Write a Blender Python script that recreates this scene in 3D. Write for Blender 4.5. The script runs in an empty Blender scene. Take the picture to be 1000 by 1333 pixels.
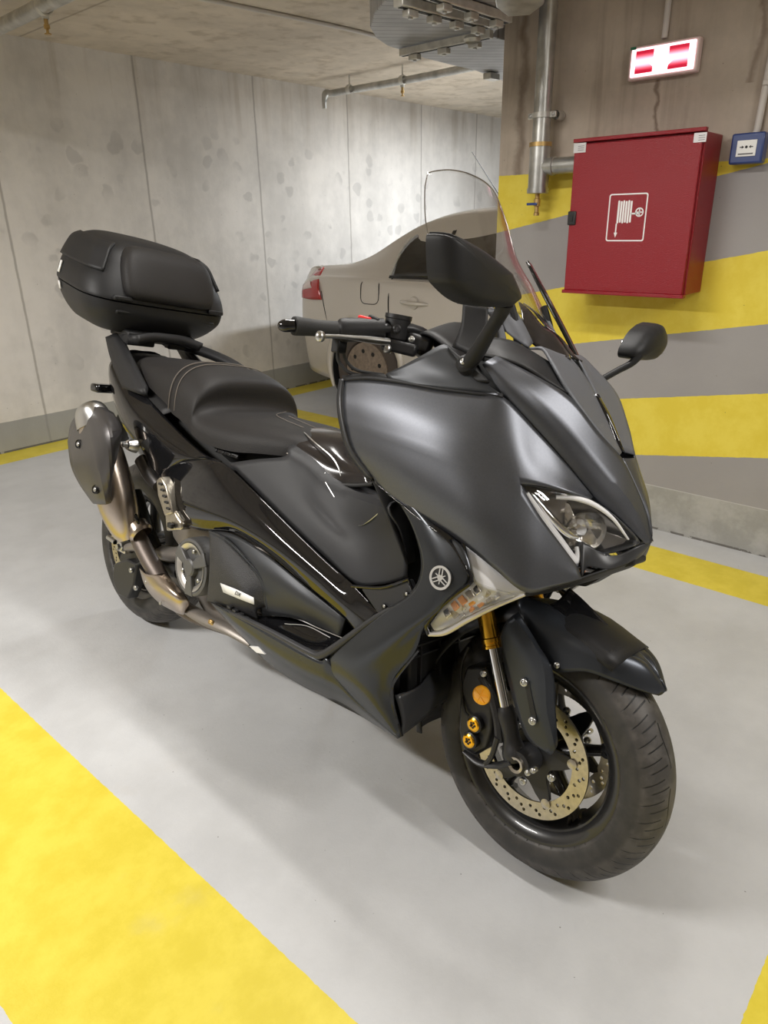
import bpy, bmesh, math, random
from mathutils import Vector, Matrix, Euler
random.seed(4)
C = bpy.context.scene.collection
PI = math.pi

# ---------------------------------------------------------------- camera, light, exposure
cam_data = bpy.data.cameras.new('camera'); cam = bpy.data.objects.new('camera', cam_data); C.objects.link(cam)
cam_data.sensor_fit = 'VERTICAL'; cam_data.sensor_height = 24.0; cam_data.lens = 24.0 * 924.0 / 1333.0
cam_data.clip_start = 0.02; cam_data.clip_end = 60
cam.matrix_world = Matrix(((0.661557, 0.290850, -0.691193, 0.000000), (-0.749720, 0.236639, -0.617998, 0.000000), (-0.016182, 0.927043, 0.374607, 1.304000), (0.000000, 0.000000, 0.000000, 1.000000)))
bpy.context.scene.camera = cam
S = bpy.context.scene
S.view_settings.view_transform = 'Standard'; S.view_settings.look = 'None'; S.view_settings.gamma = 1.0
S.view_settings.exposure = 0.42
world = bpy.data.worlds.new('world'); S.world = world; world.use_nodes = True
world.node_tree.nodes['Background'].inputs[0].default_value = (0.9, 0.93, 1.0, 1)
world.node_tree.nodes['Background'].inputs[1].default_value = 0.15

def area(name, loc, size, power, color=(1, .95, .88), rot=(0, 0, 0), spread=180):
    l = bpy.data.lights.new(name, 'AREA'); l.shape = 'RECTANGLE'; l.size, l.size_y = size
    l.energy = power; l.color = color; l.spread = math.radians(spread)
    o = bpy.data.objects.new(name, l); C.objects.link(o); o.location = loc; o.rotation_euler = rot
    return o
area('ceiling_lamp_light', (-0.75, 2.3, 2.24), (0.12, 1.25), 70, (1, .97, .93))
area('ceiling_lamp_light.001', (1.55, 1.35, 2.25), (0.12, 1.25), 17, (1, .97, .93), spread=166)
area('ceiling_lamp_light.002', (5.6, 3.0, 2.25), (1.25, 0.12), 75, (.88, .94, 1))
area('ceiling_lamp_light.003', (1.2, -1.1, 2.24), (0.12, 1.25), 34, (1, .97, .93))

# ---------------------------------------------------------------- materials
def newmat(name):
    m = bpy.data.materials.new(name); m.use_nodes = True
    return m, m.node_tree.nodes, m.node_tree.links, m.node_tree.nodes['Principled BSDF']
def mat(name, col, rough=.5, metal=0., coat=0., spec=.5, bump=None, noise=None, emit=None, aniso=None):
    m, n, l, b = newmat(name)
    b.inputs['Base Color'].default_value = (*col, 1); b.inputs['Roughness'].default_value = rough
    b.inputs['Metallic'].default_value = metal; b.inputs['Coat Weight'].default_value = coat
    b.inputs['Coat Roughness'].default_value = .04; b.inputs['Specular IOR Level'].default_value = spec
    tc = n.new('ShaderNodeTexCoord')
    if noise:                                   # (scale, amount) subtle variation of colour
        t = n.new('ShaderNodeTexNoise'); t.inputs['Scale'].default_value = noise[0]; t.inputs['Detail'].default_value = 6
        l.new(tc.outputs['Object'], t.inputs['Vector'])
        r = n.new('ShaderNodeMapRange'); r.inputs[1].default_value = .3; r.inputs[2].default_value = .7
        r.inputs[3].default_value = 1 - noise[1]; r.inputs[4].default_value = 1 + noise[1]
        l.new(t.outputs[0], r.inputs[0])
        v = n.new('ShaderNodeVectorMath'); v.operation = 'SCALE'; v.inputs[0].default_value = col
        l.new(r.outputs[0], v.inputs['Scale']); l.new(v.outputs[0], b.inputs['Base Color'])
    if bump:                                    # (scale, strength)
        t = n.new('ShaderNodeTexNoise'); t.inputs['Scale'].default_value = bump[0]; t.inputs['Detail'].default_value = 3
        l.new(tc.outputs['Object'], t.inputs['Vector'])
        bp = n.new('ShaderNodeBump'); bp.inputs['Strength'].default_value = bump[1]; bp.inputs['Distance'].default_value = .002
        l.new(t.outputs[0], bp.inputs['Height']); l.new(bp.outputs[0], b.inputs['Normal'])
    if emit:
        b.inputs['Emission Color'].default_value = (*emit[0], 1); b.inputs['Emission Strength'].default_value = emit[1]
    return m
def M(nt, op, a, b=None, c=None):
    x = nt.nodes.new('ShaderNodeMath'); x.operation = op
    for i, v in enumerate((a, b, c)):
        if v is None: continue
        if isinstance(v, (int, float)): x.inputs[i].default_value = v
        else: nt.links.new(v, x.inputs[i])
    return x.outputs[0]
def mixc(nt, f, a, b):
    x = nt.nodes.new('ShaderNodeMix'); x.data_type = 'RGBA'
    for i, v in ((0, f), (6, a), (7, b)):
        if isinstance(v, (int, float)): x.inputs[i].default_value = v
        elif isinstance(v, tuple): x.inputs[i].default_value = (*v, 1)
        else: nt.links.new(v, x.inputs[i])
    return x.outputs[2]
def noise(nt, vec, scale, detail=5, rough=.55, dist=0):
    t = nt.nodes.new('ShaderNodeTexNoise'); t.inputs['Scale'].default_value = scale; t.inputs['Detail'].default_value = detail
    t.inputs['Roughness'].default_value = rough; t.inputs['Distortion'].default_value = dist
    nt.links.new(vec, t.inputs['Vector']); return t.outputs[0]
def ramp(nt, v, a, b, lo=0., hi=1.):
    r = nt.nodes.new('ShaderNodeMapRange'); r.interpolation_type = 'SMOOTHSTEP'
    for i, x in ((1, a), (2, b), (3, lo), (4, hi)): r.inputs[i].default_value = x
    nt.links.new(v, r.inputs[0]); return r.outputs[0]

def concrete_nodes(m, base, var=.12, warm=(.36, .31, .25)):
    nt = m.node_tree; tc = nt.nodes.new('ShaderNodeTexCoord'); o = tc.outputs['Object']
    sx = nt.nodes.new('ShaderNodeSeparateXYZ'); nt.links.new(o, sx.inputs[0])
    st = nt.nodes.new('ShaderNodeVectorMath'); st.operation = 'MULTIPLY'; st.inputs[1].default_value = (1, 1, .25)
    nt.links.new(o, st.inputs[0])
    n1 = noise(nt, o, 1.3, 6); n2 = noise(nt, o, 9, 8, .65); n3 = noise(nt, st.outputs[0], 5, 5)
    f = M(nt, 'ADD', M(nt, 'MULTIPLY', n1, .45), M(nt, 'ADD', M(nt, 'MULTIPLY', n2, .25), M(nt, 'MULTIPLY', n3, .3)))
    col = mixc(nt, ramp(nt, f, .38, .62), tuple(x * (1 - var) for x in base), tuple(min(1, x * (1 + var)) for x in base))
    return nt, o, sx, col, n1, n2

# floor: light grey coating with yellow bay lines painted on it
def floor_mat():
    m, n, l, b = newmat('floor_coating')
    nt, o, sx, col, n1, n2 = concrete_nodes(m, (.50, .505, .51), .07)
    # soft brownish stains and small dark pits
    st = ramp(nt, noise(nt, o, 2.2, 6, .6), .62, .78, 0, .28)
    col = mixc(nt, st, col, (.40, .35, .28))
    wn = nt.nodes.new('ShaderNodeTexVoronoi'); wn.inputs['Scale'].default_value = 26; nt.links.new(o, wn.inputs['Vector'])
    pit = M(nt, 'MULTIPLY', M(nt, 'LESS_THAN', wn.outputs['Distance'], .045), M(nt, 'GREATER_THAN', noise(nt, o, 7, 1), .52))
    col = mixc(nt, M(nt, 'MULTIPLY', pit, .6), col, (.12, .12, .12))
    X, Y = sx.outputs[0], sx.outputs[1]
    e = M(nt, 'MULTIPLY', M(nt, 'SUBTRACT', noise(nt, o, 60, 3), .5), .006)
    Xe, Ye = M(nt, 'ADD', X, e), M(nt, 'ADD', Y, e)
    def rect(x0, x1, y0, y1):
        a = M(nt, 'MULTIPLY', M(nt, 'GREATER_THAN', Xe, x0), M(nt, 'LESS_THAN', Xe, x1))
        c = M(nt, 'MULTIPLY', M(nt, 'GREATER_THAN', Ye, y0), M(nt, 'LESS_THAN', Ye, y1))
        return M(nt, 'MULTIPLY', a, c)
    mask = rect(.17, .572, .088, 4.45)
    for r in ((2.60, 2.845, .088, 1.97), (-9, 12, 4.45, 4.7), (3.345, 3.565, 1.97, 4.46), (-9, 12, -.16, .088)):
        mask = M(nt, 'MAXIMUM', mask, rect(*r))
    yel = mixc(nt, ramp(nt, n2, .35, .65), (.63, .51, .045), (.71, .585, .070))
    yel = mixc(nt, ramp(nt, noise(nt, o, 3, 6), .6, .75, 0, .35), yel, (.55, .50, .25))
    l.new(mixc(nt, mask, col, yel), b.inputs['Base Color'])
    b.inputs['Roughness'].default_value = .42; b.inputs['Specular IOR Level'].default_value = .35
    bm_ = n.new('ShaderNodeBump'); bm_.inputs['Strength'].default_value = .25; bm_.inputs['Distance'].default_value = .003
    l.new(noise(nt, o, 90, 5, .7), bm_.inputs['Height']); l.new(bm_.outputs[0], b.inputs['Normal'])
    return m

def bare_wall_mat(name, base, joints=None, band=True, blotch=True, axis=0):
    m, n, l, b = newmat(name)
    nt, o, sx, col, n1, n2 = concrete_nodes(m, base, .12)
    H, Z = sx.outputs[axis], sx.outputs[2]
    if blotch:                                   # darker damp patches left by the formwork
        wv = nt.nodes.new('ShaderNodeTexVoronoi'); wv.inputs['Scale'].default_value = 7.5; wv.feature = 'F1'
        mp = nt.nodes.new('ShaderNodeVectorMath'); mp.operation = 'ADD'; l.new(o, mp.inputs[0])
        nn = nt.nodes.new('ShaderNodeTexNoise'); nn.inputs['Scale'].default_value = 9; l.new(o, nn.inputs['Vector'])
        sc = nt.nodes.new('ShaderNodeVectorMath'); sc.operation = 'SCALE'; sc.inputs['Scale'].default_value = .09
        l.new(nn.outputs[1], sc.inputs[0]); l.new(sc.outputs[0], mp.inputs[1])
        l.new(mp.outputs[0], wv.inputs['Vector'])
        blob = ramp(nt, wv.outputs['Distance'], .30, .40, 1, 0)
        sep = nt.nodes.new('ShaderNodeSeparateColor'); l.new(wv.outputs['Color'], sep.inputs[0])
        pick = M(nt, 'GREATER_THAN', sep.outputs[0], .42)
        area_ = M(nt, 'MULTIPLY', ramp(nt, noise(nt, o, 1.9, 3), .42, .52), ramp(nt, Z, 1.75, 2.05, 1, 0))
        f = M(nt, 'MULTIPLY', M(nt, 'MULTIPLY', blob, pick), area_)
        col = mixc(nt, M(nt, 'MULTIPLY', f, .36), col, (base[0]*.55, base[1]*.55, base[2]*.56))
    # pinholes
    vp = nt.nodes.new('ShaderNodeTexVoronoi'); vp.inputs['Scale'].default_value = 22; l.new(o, vp.inputs['Vector'])
    ph = M(nt, 'MULTIPLY', M(nt, 'LESS_THAN', vp.outputs['Distance'], .05), M(nt, 'GREATER_THAN', noise(nt, o, 5, 1), .54))
    col = mixc(nt, M(nt, 'MULTIPLY', ph, .55), col, (.08, .07, .06))
    # brown seepage from the ceiling joint
    stv = nt.nodes.new('ShaderNodeVectorMath'); stv.operation = 'MULTIPLY'; stv.inputs[1].default_value = (9, 9, .7); l.new(o, stv.inputs[0])
    dr = M(nt, 'MULTIPLY', ramp(nt, noise(nt, stv.outputs[0], 1, 4), .5, .7), ramp(nt, Z, 1.7, 2.33, 0, .38))
    col = mixc(nt, dr, col, (base[0]*.5, base[1]*.43, base[2]*.33))
    if joints:
        jm = None
        wob = M(nt, 'MULTIPLY', M(nt, 'SUBTRACT', noise(nt, o, 8, 3), .5), .012)
        for x in joints:
            d = M(nt, 'ABSOLUTE', M(nt, 'SUBTRACT', M(nt, 'ADD', H, wob), x)); j = ramp(nt, d, .003, .011, 1, 0)
            jm = j if jm is None else M(nt, 'MAXIMUM', jm, j)
        col = mixc(nt, M(nt, 'MULTIPLY', jm, .55), col, (base[0]*.35, base[1]*.33, base[2]*.3))
    if band:
        bd = M(nt, 'LESS_THAN', M(nt, 'ADD', Z, M(nt, 'MULTIPLY', n2, .008)), .197)
        col = mixc(nt, M(nt, 'MULTIPLY', bd, .8), col, (.27, .275, .27))
        cr_ = M(nt, 'MULTIPLY', M(nt, 'LESS_THAN', Z, .012), M(nt, 'GREATER_THAN', noise(nt, o, 14, 4), .42))
        col = mixc(nt, M(nt, 'MULTIPLY', cr_, .7), col, (.05, .045, .04))
    l.new(col, b.inputs['Base Color']); b.inputs['Roughness'].default_value = .75; b.inputs['Specular IOR Level'].default_value = .3
    bm_ = n.new('ShaderNodeBump'); bm_.inputs['Strength'].default_value = .35; bm_.inputs['Distance'].default_value = .004
    l.new(noise(nt, o, 30, 6, .65), bm_.inputs['Height']); l.new(bm_.outputs[0], b.inputs['Normal'])
    return m

def stripe_wall_mat():
    m, n, l, b = newmat('striped_concrete')
    nt, o, sx, col, n1, n2 = concrete_nodes(m, (.50, .425, .35), .16)
    Y, Z = sx.outputs[1], sx.outputs[2]
    stv = nt.nodes.new('ShaderNodeVectorMath'); stv.operation = 'MULTIPLY'; stv.inputs[1].default_value = (9, 9, .6); l.new(o, stv.inputs[0])
    col = mixc(nt, ramp(nt, noise(nt, stv.outputs[0], 1.2, 5), .5, .72, 0, .5), col, (.2, .15, .11))
    # dark weathered streak next to the free edge, rust streaks under the lamp
    for yc, w, z0, z1, k in ((1.87, .035, 1.5, 2.2, .6), (1.275, .012, 1.62, 1.80, .7), (.93, .02, 1.75, 2.4, .5), (.80, .03, 1.7, 2.4, .35)):
        d = M(nt, 'ABSOLUTE', M(nt, 'SUBTRACT', M(nt, 'ADD', Y, M(nt, 'MULTIPLY', M(nt, 'SUBTRACT', noise(nt, o, 9, 4), .5), .09)), yc))
        f = M(nt, 'MULTIPLY', ramp(nt, d, 0, w, k, 0), M(nt, 'MULTIPLY', M(nt, 'GREATER_THAN', Z, z0), M(nt, 'LESS_THAN', Z, z1)))
        col = mixc(nt, f, col, (.12, .075, .045))
    hole = None
    e = M(nt, 'MULTIPLY', M(nt, 'SUBTRACT', noise(nt, o, 40, 4), .5), .005)
    Ze = M(nt, 'ADD', Z, e)
    yel = mixc(nt, ramp(nt, n2, .35, .65), (.76, .60, .06), (.82, .67, .09))
    gry = mixc(nt, ramp(nt, n1, .35, .65), (.32, .305, .30), (.36, .345, .335))
    low = mixc(nt, ramp(nt, n2, .35, .65), (.32, .315, .29), (.42, .41, .385))
    def below(a, s):     # z < a + s*(2.02 - Y)
        t = M(nt, 'ADD', M(nt, 'MULTIPLY', M(nt, 'SUBTRACT', 2.02, Y), s), a)
        return M(nt, 'LESS_THAN', Ze, t)
    col = mixc(nt, M(nt, 'LESS_THAN', Ze, 1.503), col, yel)
    col = mixc(nt, below(1.251, .200), col, gry)
    col = mixc(nt, below(.951, .197), col, yel)
    col = mixc(nt, below(.700, .182), col, gry)
    col = mixc(nt, below(.440, .176), col, yel)
    col = mixc(nt, below(.188, .168), col, gry)
    wl = M(nt, 'ABSOLUTE', M(nt, 'SUBTRACT', Z, .203))
    col = mixc(nt, M(nt, 'LESS_THAN', Ze, .201), col, low)
    col = mixc(nt, M(nt, 'MULTIPLY', M(nt, 'LESS_THAN', wl, .0018), .6), col, (.6, .6, .58))
    vp = nt.nodes.new('ShaderNodeTexVoronoi'); vp.inputs['Scale'].default_value = 24; l.new(o, vp.inputs['Vector'])
    ph = M(nt, 'MULTIPLY', M(nt, 'LESS_THAN', vp.outputs['Distance'], .04), M(nt, 'GREATER_THAN', noise(nt, o, 5, 1), .5))
    col = mixc(nt, M(nt, 'MULTIPLY', ph, .7), col, (.06, .05, .04))
    cr_ = M(nt, 'MULTIPLY', M(nt, 'LESS_THAN', Z, .010), M(nt, 'GREATER_THAN', noise(nt, o, 14, 4), .45))
    col = mixc(nt, M(nt, 'MULTIPLY', cr_, .7), col, (.07, .06, .05))
    l.new(col, b.inputs['Base Color']); b.inputs['Roughness'].default_value = .6; b.inputs['Specular IOR Level'].default_value = .35
    bm_ = n.new('ShaderNodeBump'); bm_.inputs['Strength'].default_value = .3; bm_.inputs['Distance'].default_value = .003
    l.new(noise(nt, o, 35, 6, .65), bm_.inputs['Height']); l.new(bm_.outputs[0], b.inputs['Normal'])
    return m

def glass_mat(name, col=(1, 1, 1), rough=.01, ior=1.45, tint=None):
    m, n, l, b = newmat(name); n.remove(b)      # thin clear sheet: passes light, mirrors by Fresnel
    t = n.new('ShaderNodeBsdfTransparent'); t.inputs[0].default_value = (*col, 1)
    g = n.new('ShaderNodeBsdfGlossy'); g.inputs['Roughness'].default_value = rough
    lw = n.new('ShaderNodeLayerWeight'); lw.inputs[0].default_value = .5
    k = M(m.node_tree, 'POWER', lw.outputs['Facing'], 3.0)
    mr = n.new('ShaderNodeMapRange'); l.new(k, mr.inputs[0]); mr.inputs[3].default_value = (ior - 1) ** 2 / (ior + 1) ** 2; mr.inputs[4].default_value = .75
    f = mr
    x = n.new('ShaderNodeMixShader'); l.new(f.outputs[0], x.inputs[0]); l.new(t.outputs[0], x.inputs[1]); l.new(g.outputs[0], x.inputs[2])
    l.new(x.outputs[0], n['Material Output'].inputs[0])
    return m

MT = dict(
    floor=floor_mat(),
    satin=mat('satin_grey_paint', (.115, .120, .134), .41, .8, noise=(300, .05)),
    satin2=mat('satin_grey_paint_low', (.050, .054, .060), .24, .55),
    fender=mat('satin_blue_grey_paint', (.045, .050, .060), .34, .6),
    gloss=mat('gloss_black_paint', (.008, .008, .009), .05, 0, coat=.15),
    panel=mat('glossy_smoke_panel', (.022, .019, .019), .16, .1, coat=.3),
    plastic=mat('matt_black_plastic', (.014, .014, .015), .5, spec=.35, bump=(900, .15)),
    rubber=mat('black_rubber', (.018, .018, .018), .65, bump=(500, .2)),
    trim=mat('dark_trim_plastic', (.030, .031, .034), .38),
    grey_pl=mat('grey_visor_plastic', (.125, .13, .145), .5, .2, bump=(900, .2)),
    tex=mat('textured_black_plastic', (.026, .026, .028), .48, bump=(420, .9)),
    tunnel=mat('grained_tunnel_plastic', (.022, .0225, .025), .46, spec=.42, bump=(900, .3)),
    leather=mat('seat_vinyl', (.016, .0145, .014), .6, spec=.35, bump=(350, .35)),
    stitch=mat('seat_stitching', (.15, .13, .11), .8),
    core=mat('dark_engine_metal', (.012, .012, .012), .6, .2),
    cover_grey=mat('satin_upper_cover', (.05, .053, .058), .42, .5),
    emb=mat('bright_emblem_metal', (.85, .85, .84), .22, .6),
    gold=mat('gold_anodised', (.85, .47, .05), .22, 1, noise=(60, .06)),
    chrome=mat('polished_chrome', (.85, .85, .85), .08, 1),
    steel=mat('bare_steel', (.55, .55, .54), .3, 1),
    cast=mat('black_cast_metal', (.03, .03, .032), .38, .3),
    alloy=mat('black_wheel_alloy', (.022, .022, .023), .30, .2, coat=.4),
    disc=mat('brake_disc_steel', (.50, .46, .39), .3, 1, noise=(120, .12)),
    amber=mat('amber_reflector', (.95, .42, .02), .2, .3, coat=.8),
    titan=mat('titanium_silencer', (.50, .43, .37), .28, 1, noise=(12, .08)),
    shieldm=mat('silencer_guard_satin', (.10, .095, .095), .38, .7),
    pipe=mat('heat_tinted_pipe', (.16, .135, .12), .5, .8),
    swing=mat('swingarm_bronze_grey', (.26, .235, .21), .45, .6),
    silver=mat('silver_cover', (.62, .60, .57), .32, .8),
    cover=mat('grey_engine_cover', (.11, .11, .11), .45, .2),
    white=mat('white_plate', (.85, .85, .83), .25),
    blackp=mat('black_print', (.01, .01, .01), .5),
    red=mat('red_switch', (.75, .02, .02), .35),
    wht_sp=mat('white_light_guide', (.85, .85, .86), .3),
    bulb=mat('bulb_orange', (.85, .33, .05), .25, .1, coat=.6),
    reflector=mat('lamp_reflector', (.72, .70, .66), .16, 1, bump=(160, .5)),
    dkglass=mat('grey_lamp_bezel', (.36, .345, .33), .22, .8),
    lens=glass_mat('clear_lens', (.98, .98, .98), .01, 1.4),
    screen=glass_mat('windscreen_acrylic', (.975, .975, .975), .01, 1.3),
    mirror=mat('mirror_glass', (.9, .9, .9), .02, 1),
    galv=mat('galvanised_steel', (.48, .48, .46), .34, .85, noise=(14, .28)),
    galv_r=mat('galvanised_rail', (.62, .61, .57), .4, .6, noise=(30, .15)),
    brass=mat('brass_fitting', (.55, .38, .16), .4, .9),
    whitepl=mat('white_conduit', (.62, .58, .54), .5),
    cabred=mat('red_cabinet_paint', (.27, .006, .014), .28, 0, spec=.5, bump=(330, 1.0)),
    cabblk=mat('black_latch', (.02, .02, .02), .4),
    whiteink=mat('white_ink', (.88, .86, .85), .5),
    sticker=mat('silver_sticker', (.62, .60, .60), .4, .2),
    blue=mat('blue_call_point', (.028, .055, .20), .35, coat=.4),
    carpaint=mat('beige_silver_paint', (.66, .62, .57), .32, .35, coat=.7, noise=(500, .05)),
    carglass=mat('dark_car_glass', (.008, .008, .008), .04, 0, coat=1),
    cartrim=mat('car_black_seal', (.015, .015, .015), .5),
    tail=mat('red_tail_lamp', (.45, .012, .015), .12, coat=1),
    tailw=mat('pale_lamp_lens', (.75, .62, .60), .15, coat=1),
    hubcap=mat('dusty_wheel_cover', (.24, .19, .15), .6, .2, noise=(40, .25)),
    tyre_car=mat('dusty_tyre', (.075, .060, .052), .8),
    exit_red=mat('lit_sign_red', (.7, .01, .03), .4, emit=((1, .02, .06), 1.1)),
    exit_wht=mat('lit_sign_white', (1, .9, .9), .4, emit=((1, .66, .72), 1.6)),
    green=mat('green_sticker', (.02, .16, .08), .5),
    exit_pl=mat('sign_frame_plastic', (.80, .62, .60), .4),
)
MT['left_wall'] = bare_wall_mat('bare_concrete_wall', (.70, .665, .62), joints=(1.93, 2.90, 3.87, 4.86, 5.85, 6.75, .9, 7.8))
MT['plain_wall'] = bare_wall_mat('bare_concrete_rear', (.5, .47, .44), band=False, blotch=False, axis=1)
MT['ceil'] = bare_wall_mat('bare_concrete_ceiling', (.62, .545, .45), joints=(2.2, 4.9), band=False, blotch=False)
MT['stripe'] = stripe_wall_mat()

def tyre_mat(name, freq, halfw):
    m, n, l, b = newmat(name); nt = m.node_tree
    tc = nt.nodes.new('ShaderNodeTexCoord'); sx = nt.nodes.new('ShaderNodeSeparateXYZ'); l.new(tc.outputs['Object'], sx.inputs[0])
    ang = M(nt, 'DIVIDE', M(nt, 'ARCTAN2', sx.outputs[2], sx.outputs[0]), 2 * PI)
    ay = M(nt, 'ABSOLUTE', sx.outputs[1])
    def groove(fr, off, slope, w, lo, hi):
        t = M(nt, 'FRACT', M(nt, 'ADD', M(nt, 'ADD', M(nt, 'MULTIPLY', ang, fr), off), M(nt, 'MULTIPLY', M(nt, 'POWER', ay, 1.6), slope)))
        d = M(nt, 'ABSOLUTE', M(nt, 'SUBTRACT', t, .5))
        g = ramp(nt, d, w * .6, w, 1, 0)
        return M(nt, 'MULTIPLY', g, M(nt, 'MULTIPLY', ramp(nt, ay, lo, lo + .003), ramp(nt, ay, hi - .004, hi, 1, 0)))
    g = groove(freq, 0, 55, .045, .014, halfw * .80)
    g = M(nt, 'MAXIMUM', g, groove(freq, .5, 62, .04, .024, halfw * .93))
    # long curved groove near the centre line
    s = M(nt, 'MULTIPLY', M(nt, 'SINE', M(nt, 'MULTIPLY', ang, 2 * PI * freq / 3)), .0035)
    dc = M(nt, 'ABSOLUTE', M(nt, 'SUBTRACT', ay, M(nt, 'ADD', s, .011)))
    gc = M(nt, 'MULTIPLY', ramp(nt, dc, .0008, .0016, 1, 0), M(nt, 'GREATER_THAN', M(nt, 'SINE', M(nt, 'ADD', M(nt, 'MULTIPLY', ang, 2 * PI * freq / 3), 1)), -.6))
    g = M(nt, 'MAXIMUM', g, gc)
    dust = ramp(nt, noise(nt, tc.outputs['Object'], 30, 6), .4, .65)
    tread = mixc(nt, dust, (.048, .044, .041), (.085, .078, .072))
    side = mixc(nt, dust, (.030, .029, .028), (.046, .043, .040))
    col = mixc(nt, ramp(nt, ay, halfw * .90, halfw * .97), tread, side)
    l.new(mixc(nt, g, col, (.006, .006, .006)), b.inputs['Base Color'])
    b.inputs['Roughness'].default_value = .55
    bm_ = n.new('ShaderNodeBump'); bm_.inputs['Strength'].default_value = .8; bm_.inputs['Distance'].default_value = .004; bm_.invert = True
    l.new(g, bm_.inputs['Height']); l.new(bm_.outputs[0], b.inputs['Normal'])
    return m
MT['tyre_f'] = tyre_mat('front_tyre_rubber', 42, .058)
MT['tyre_r'] = tyre_mat('rear_tyre_rubber', 36, .078)

def lit_red_mat():
    m, n, l, b = newmat('lit_sign_red'); nt = m.node_tree      # red film over a tube lamp: hottest along the tube
    tc = nt.nodes.new('ShaderNodeTexCoord'); sx = nt.nodes.new('ShaderNodeSeparateXYZ'); l.new(tc.outputs['Generated'], sx.inputs[0])
    d = M(nt, 'ABSOLUTE', M(nt, 'SUBTRACT', sx.outputs[2], .5))
    k = ramp(nt, d, .04, .42, 1, 0)
    l.new(mixc(nt, k, (.9, .005, .06), (1, .45, .55)), b.inputs['Emission Color'])
    l.new(M(nt, 'ADD', .38, M(nt, 'MULTIPLY', k, 1.5)), b.inputs['Emission Strength'])
    b.inputs['Base Color'].default_value = (.5, .01, .03, 1)
    return m
MT['exit_red'] = lit_red_mat()
def duct_mat():
    m, n, l, b = newmat('ribbed_galvanised'); nt = m.node_tree
    tc = nt.nodes.new('ShaderNodeTexCoord'); sx = nt.nodes.new('ShaderNodeSeparateXYZ'); l.new(tc.outputs['Object'], sx.inputs[0])
    u = M(nt, 'ADD', M(nt, 'MULTIPLY', sx.outputs[0], .66), M(nt, 'MULTIPLY', sx.outputs[1], .75))
    f = M(nt, 'FRACT', M(nt, 'MULTIPLY', u, 17)); g = ramp(nt, M(nt, 'ABSOLUTE', M(nt, 'SUBTRACT', f, .5)), .03, .07, 1, 0)
    c = mixc(nt, ramp(nt, noise(nt, tc.outputs['Object'], 6, 5), .35, .65), (.36, .36, .37), (.45, .45, .46))
    l.new(mixc(nt, M(nt, 'MULTIPLY', g, .7), c, (.1, .1, .1)), b.inputs['Base Color']); b.inputs['Roughness'].default_value = .5
    b.inputs['Metallic'].default_value = .3
    return m
MT['duct'] = duct_mat()

# ---------------------------------------------------------------- mesh helpers
def tag(o, label=None, cat=None, group=None, kind=None):
    if label: o['label'] = label
    if cat: o['category'] = cat
    if group: o['group'] = group
    if kind: o['kind'] = kind
    return o
def empty(name, loc=(0, 0, 0), mw=None):
    o = bpy.data.objects.new(name, None); C.objects.link(o); o.empty_display_size = .1
    if mw is not None: o.matrix_world = mw
    else: o.location = loc
    return o
def finish(bm, name, m, parent=None, ang=38, smooth=True):
    me = bpy.data.meshes.new(name)
    if smooth:
        for f in bm.faces: f.smooth = True
        for e in bm.edges:
            if len(e.link_faces) == 2 and e.calc_face_angle(0) > math.radians(ang): e.smooth = False
    bm.to_mesh(me); bm.free(); me.materials.append(MT[m] if isinstance(m, str) else m)
    o = bpy.data.objects.new(name, me); C.objects.link(o)
    if parent: o.parent = parent
    return o
def solid(o, t, offset=0.):
    s = o.modifiers.new('thickness', 'SOLIDIFY'); s.thickness = t; s.offset = offset; return o
def bevel(o, w, seg=2, ang=35):
    s = o.modifiers.new('bevel', 'BEVEL'); s.width = w; s.segments = seg; s.limit_method = 'ANGLE'; s.angle_limit = math.radians(ang); return o
def catmull(pts, k, brk=()):
    pts = [Vector(p) for p in pts]; out = []
    cuts = [0] + sorted(brk) + [len(pts) - 1]
    for a, b in zip(cuts[:-1], cuts[1:]):
        seg = pts[a:b + 1]
        for i in range(len(seg) - 1):
            p1, p2 = seg[i], seg[i + 1]
            p0 = seg[i - 1] if i > 0 else p1 * 2 - p2
            p3 = seg[i + 2] if i + 2 < len(seg) else p2 * 2 - p1
            for j in range(k):
                t = j / k
                out.append(.5 * ((2 * p1) + (p2 - p0) * t + (2 * p0 - 5 * p1 + 4 * p2 - p3) * t * t + (3 * p1 - p0 - 3 * p2 + p3) * t ** 3))
    out.append(pts[-1]); return out
def mir(p): return (p[0], -p[1], p[2])
def grid_bm(bm, rows, k=6, kr=None, brc=(), brr=(), only=None):
    kr = kr or k
    R = [catmull(r, k, brc if only is None or i in only else ()) for i, r in enumerate(rows)]
    cols = [catmull([R[i][j] for i in range(len(R))], kr, brr) for j in range(len(R[0]))]
    V = [[bm.verts.new(p) for p in c] for c in cols]
    for j in range(len(V) - 1):
        for i in range(len(V[0]) - 1):
            q = [V[j][i], V[j + 1][i], V[j + 1][i + 1], V[j][i + 1]]
            bm.faces.new(q)
def panel(name, patches, m, parent, k=6, kr=None, thick=.004, brc=(), brr=(), mirror=False, ang=38, both=False, only=None):
    """smooth sheet through rows of control points; patches = list of grids"""
    if not isinstance(patches[0][0][0], (tuple, list)): patches = [patches]
    bm = bmesh.new()
    for i, g in enumerate(patches):
        if mirror: g = [[mir(p) for p in r] for r in g]
        grid_bm(bm, g, k, kr, brc, brr, only[i] if only else None)
    bmesh.ops.remove_doubles(bm, verts=bm.verts, dist=.0012)
    bmesh.ops.dissolve_degenerate(bm, edges=bm.edges, dist=.0002)
    bmesh.ops.recalc_face_normals(bm, faces=bm.faces)
    o = finish(bm, name, m, parent, ang)
    if thick: solid(o, thick)
    return o
def ring_frame(t):
    t = t.normalized(); a = Vector((0, 0, 1)) if abs(t.z) < .9 else Vector((1, 0, 0))
    u = t.cross(a).normalized(); return u, t.cross(u).normalized()
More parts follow.
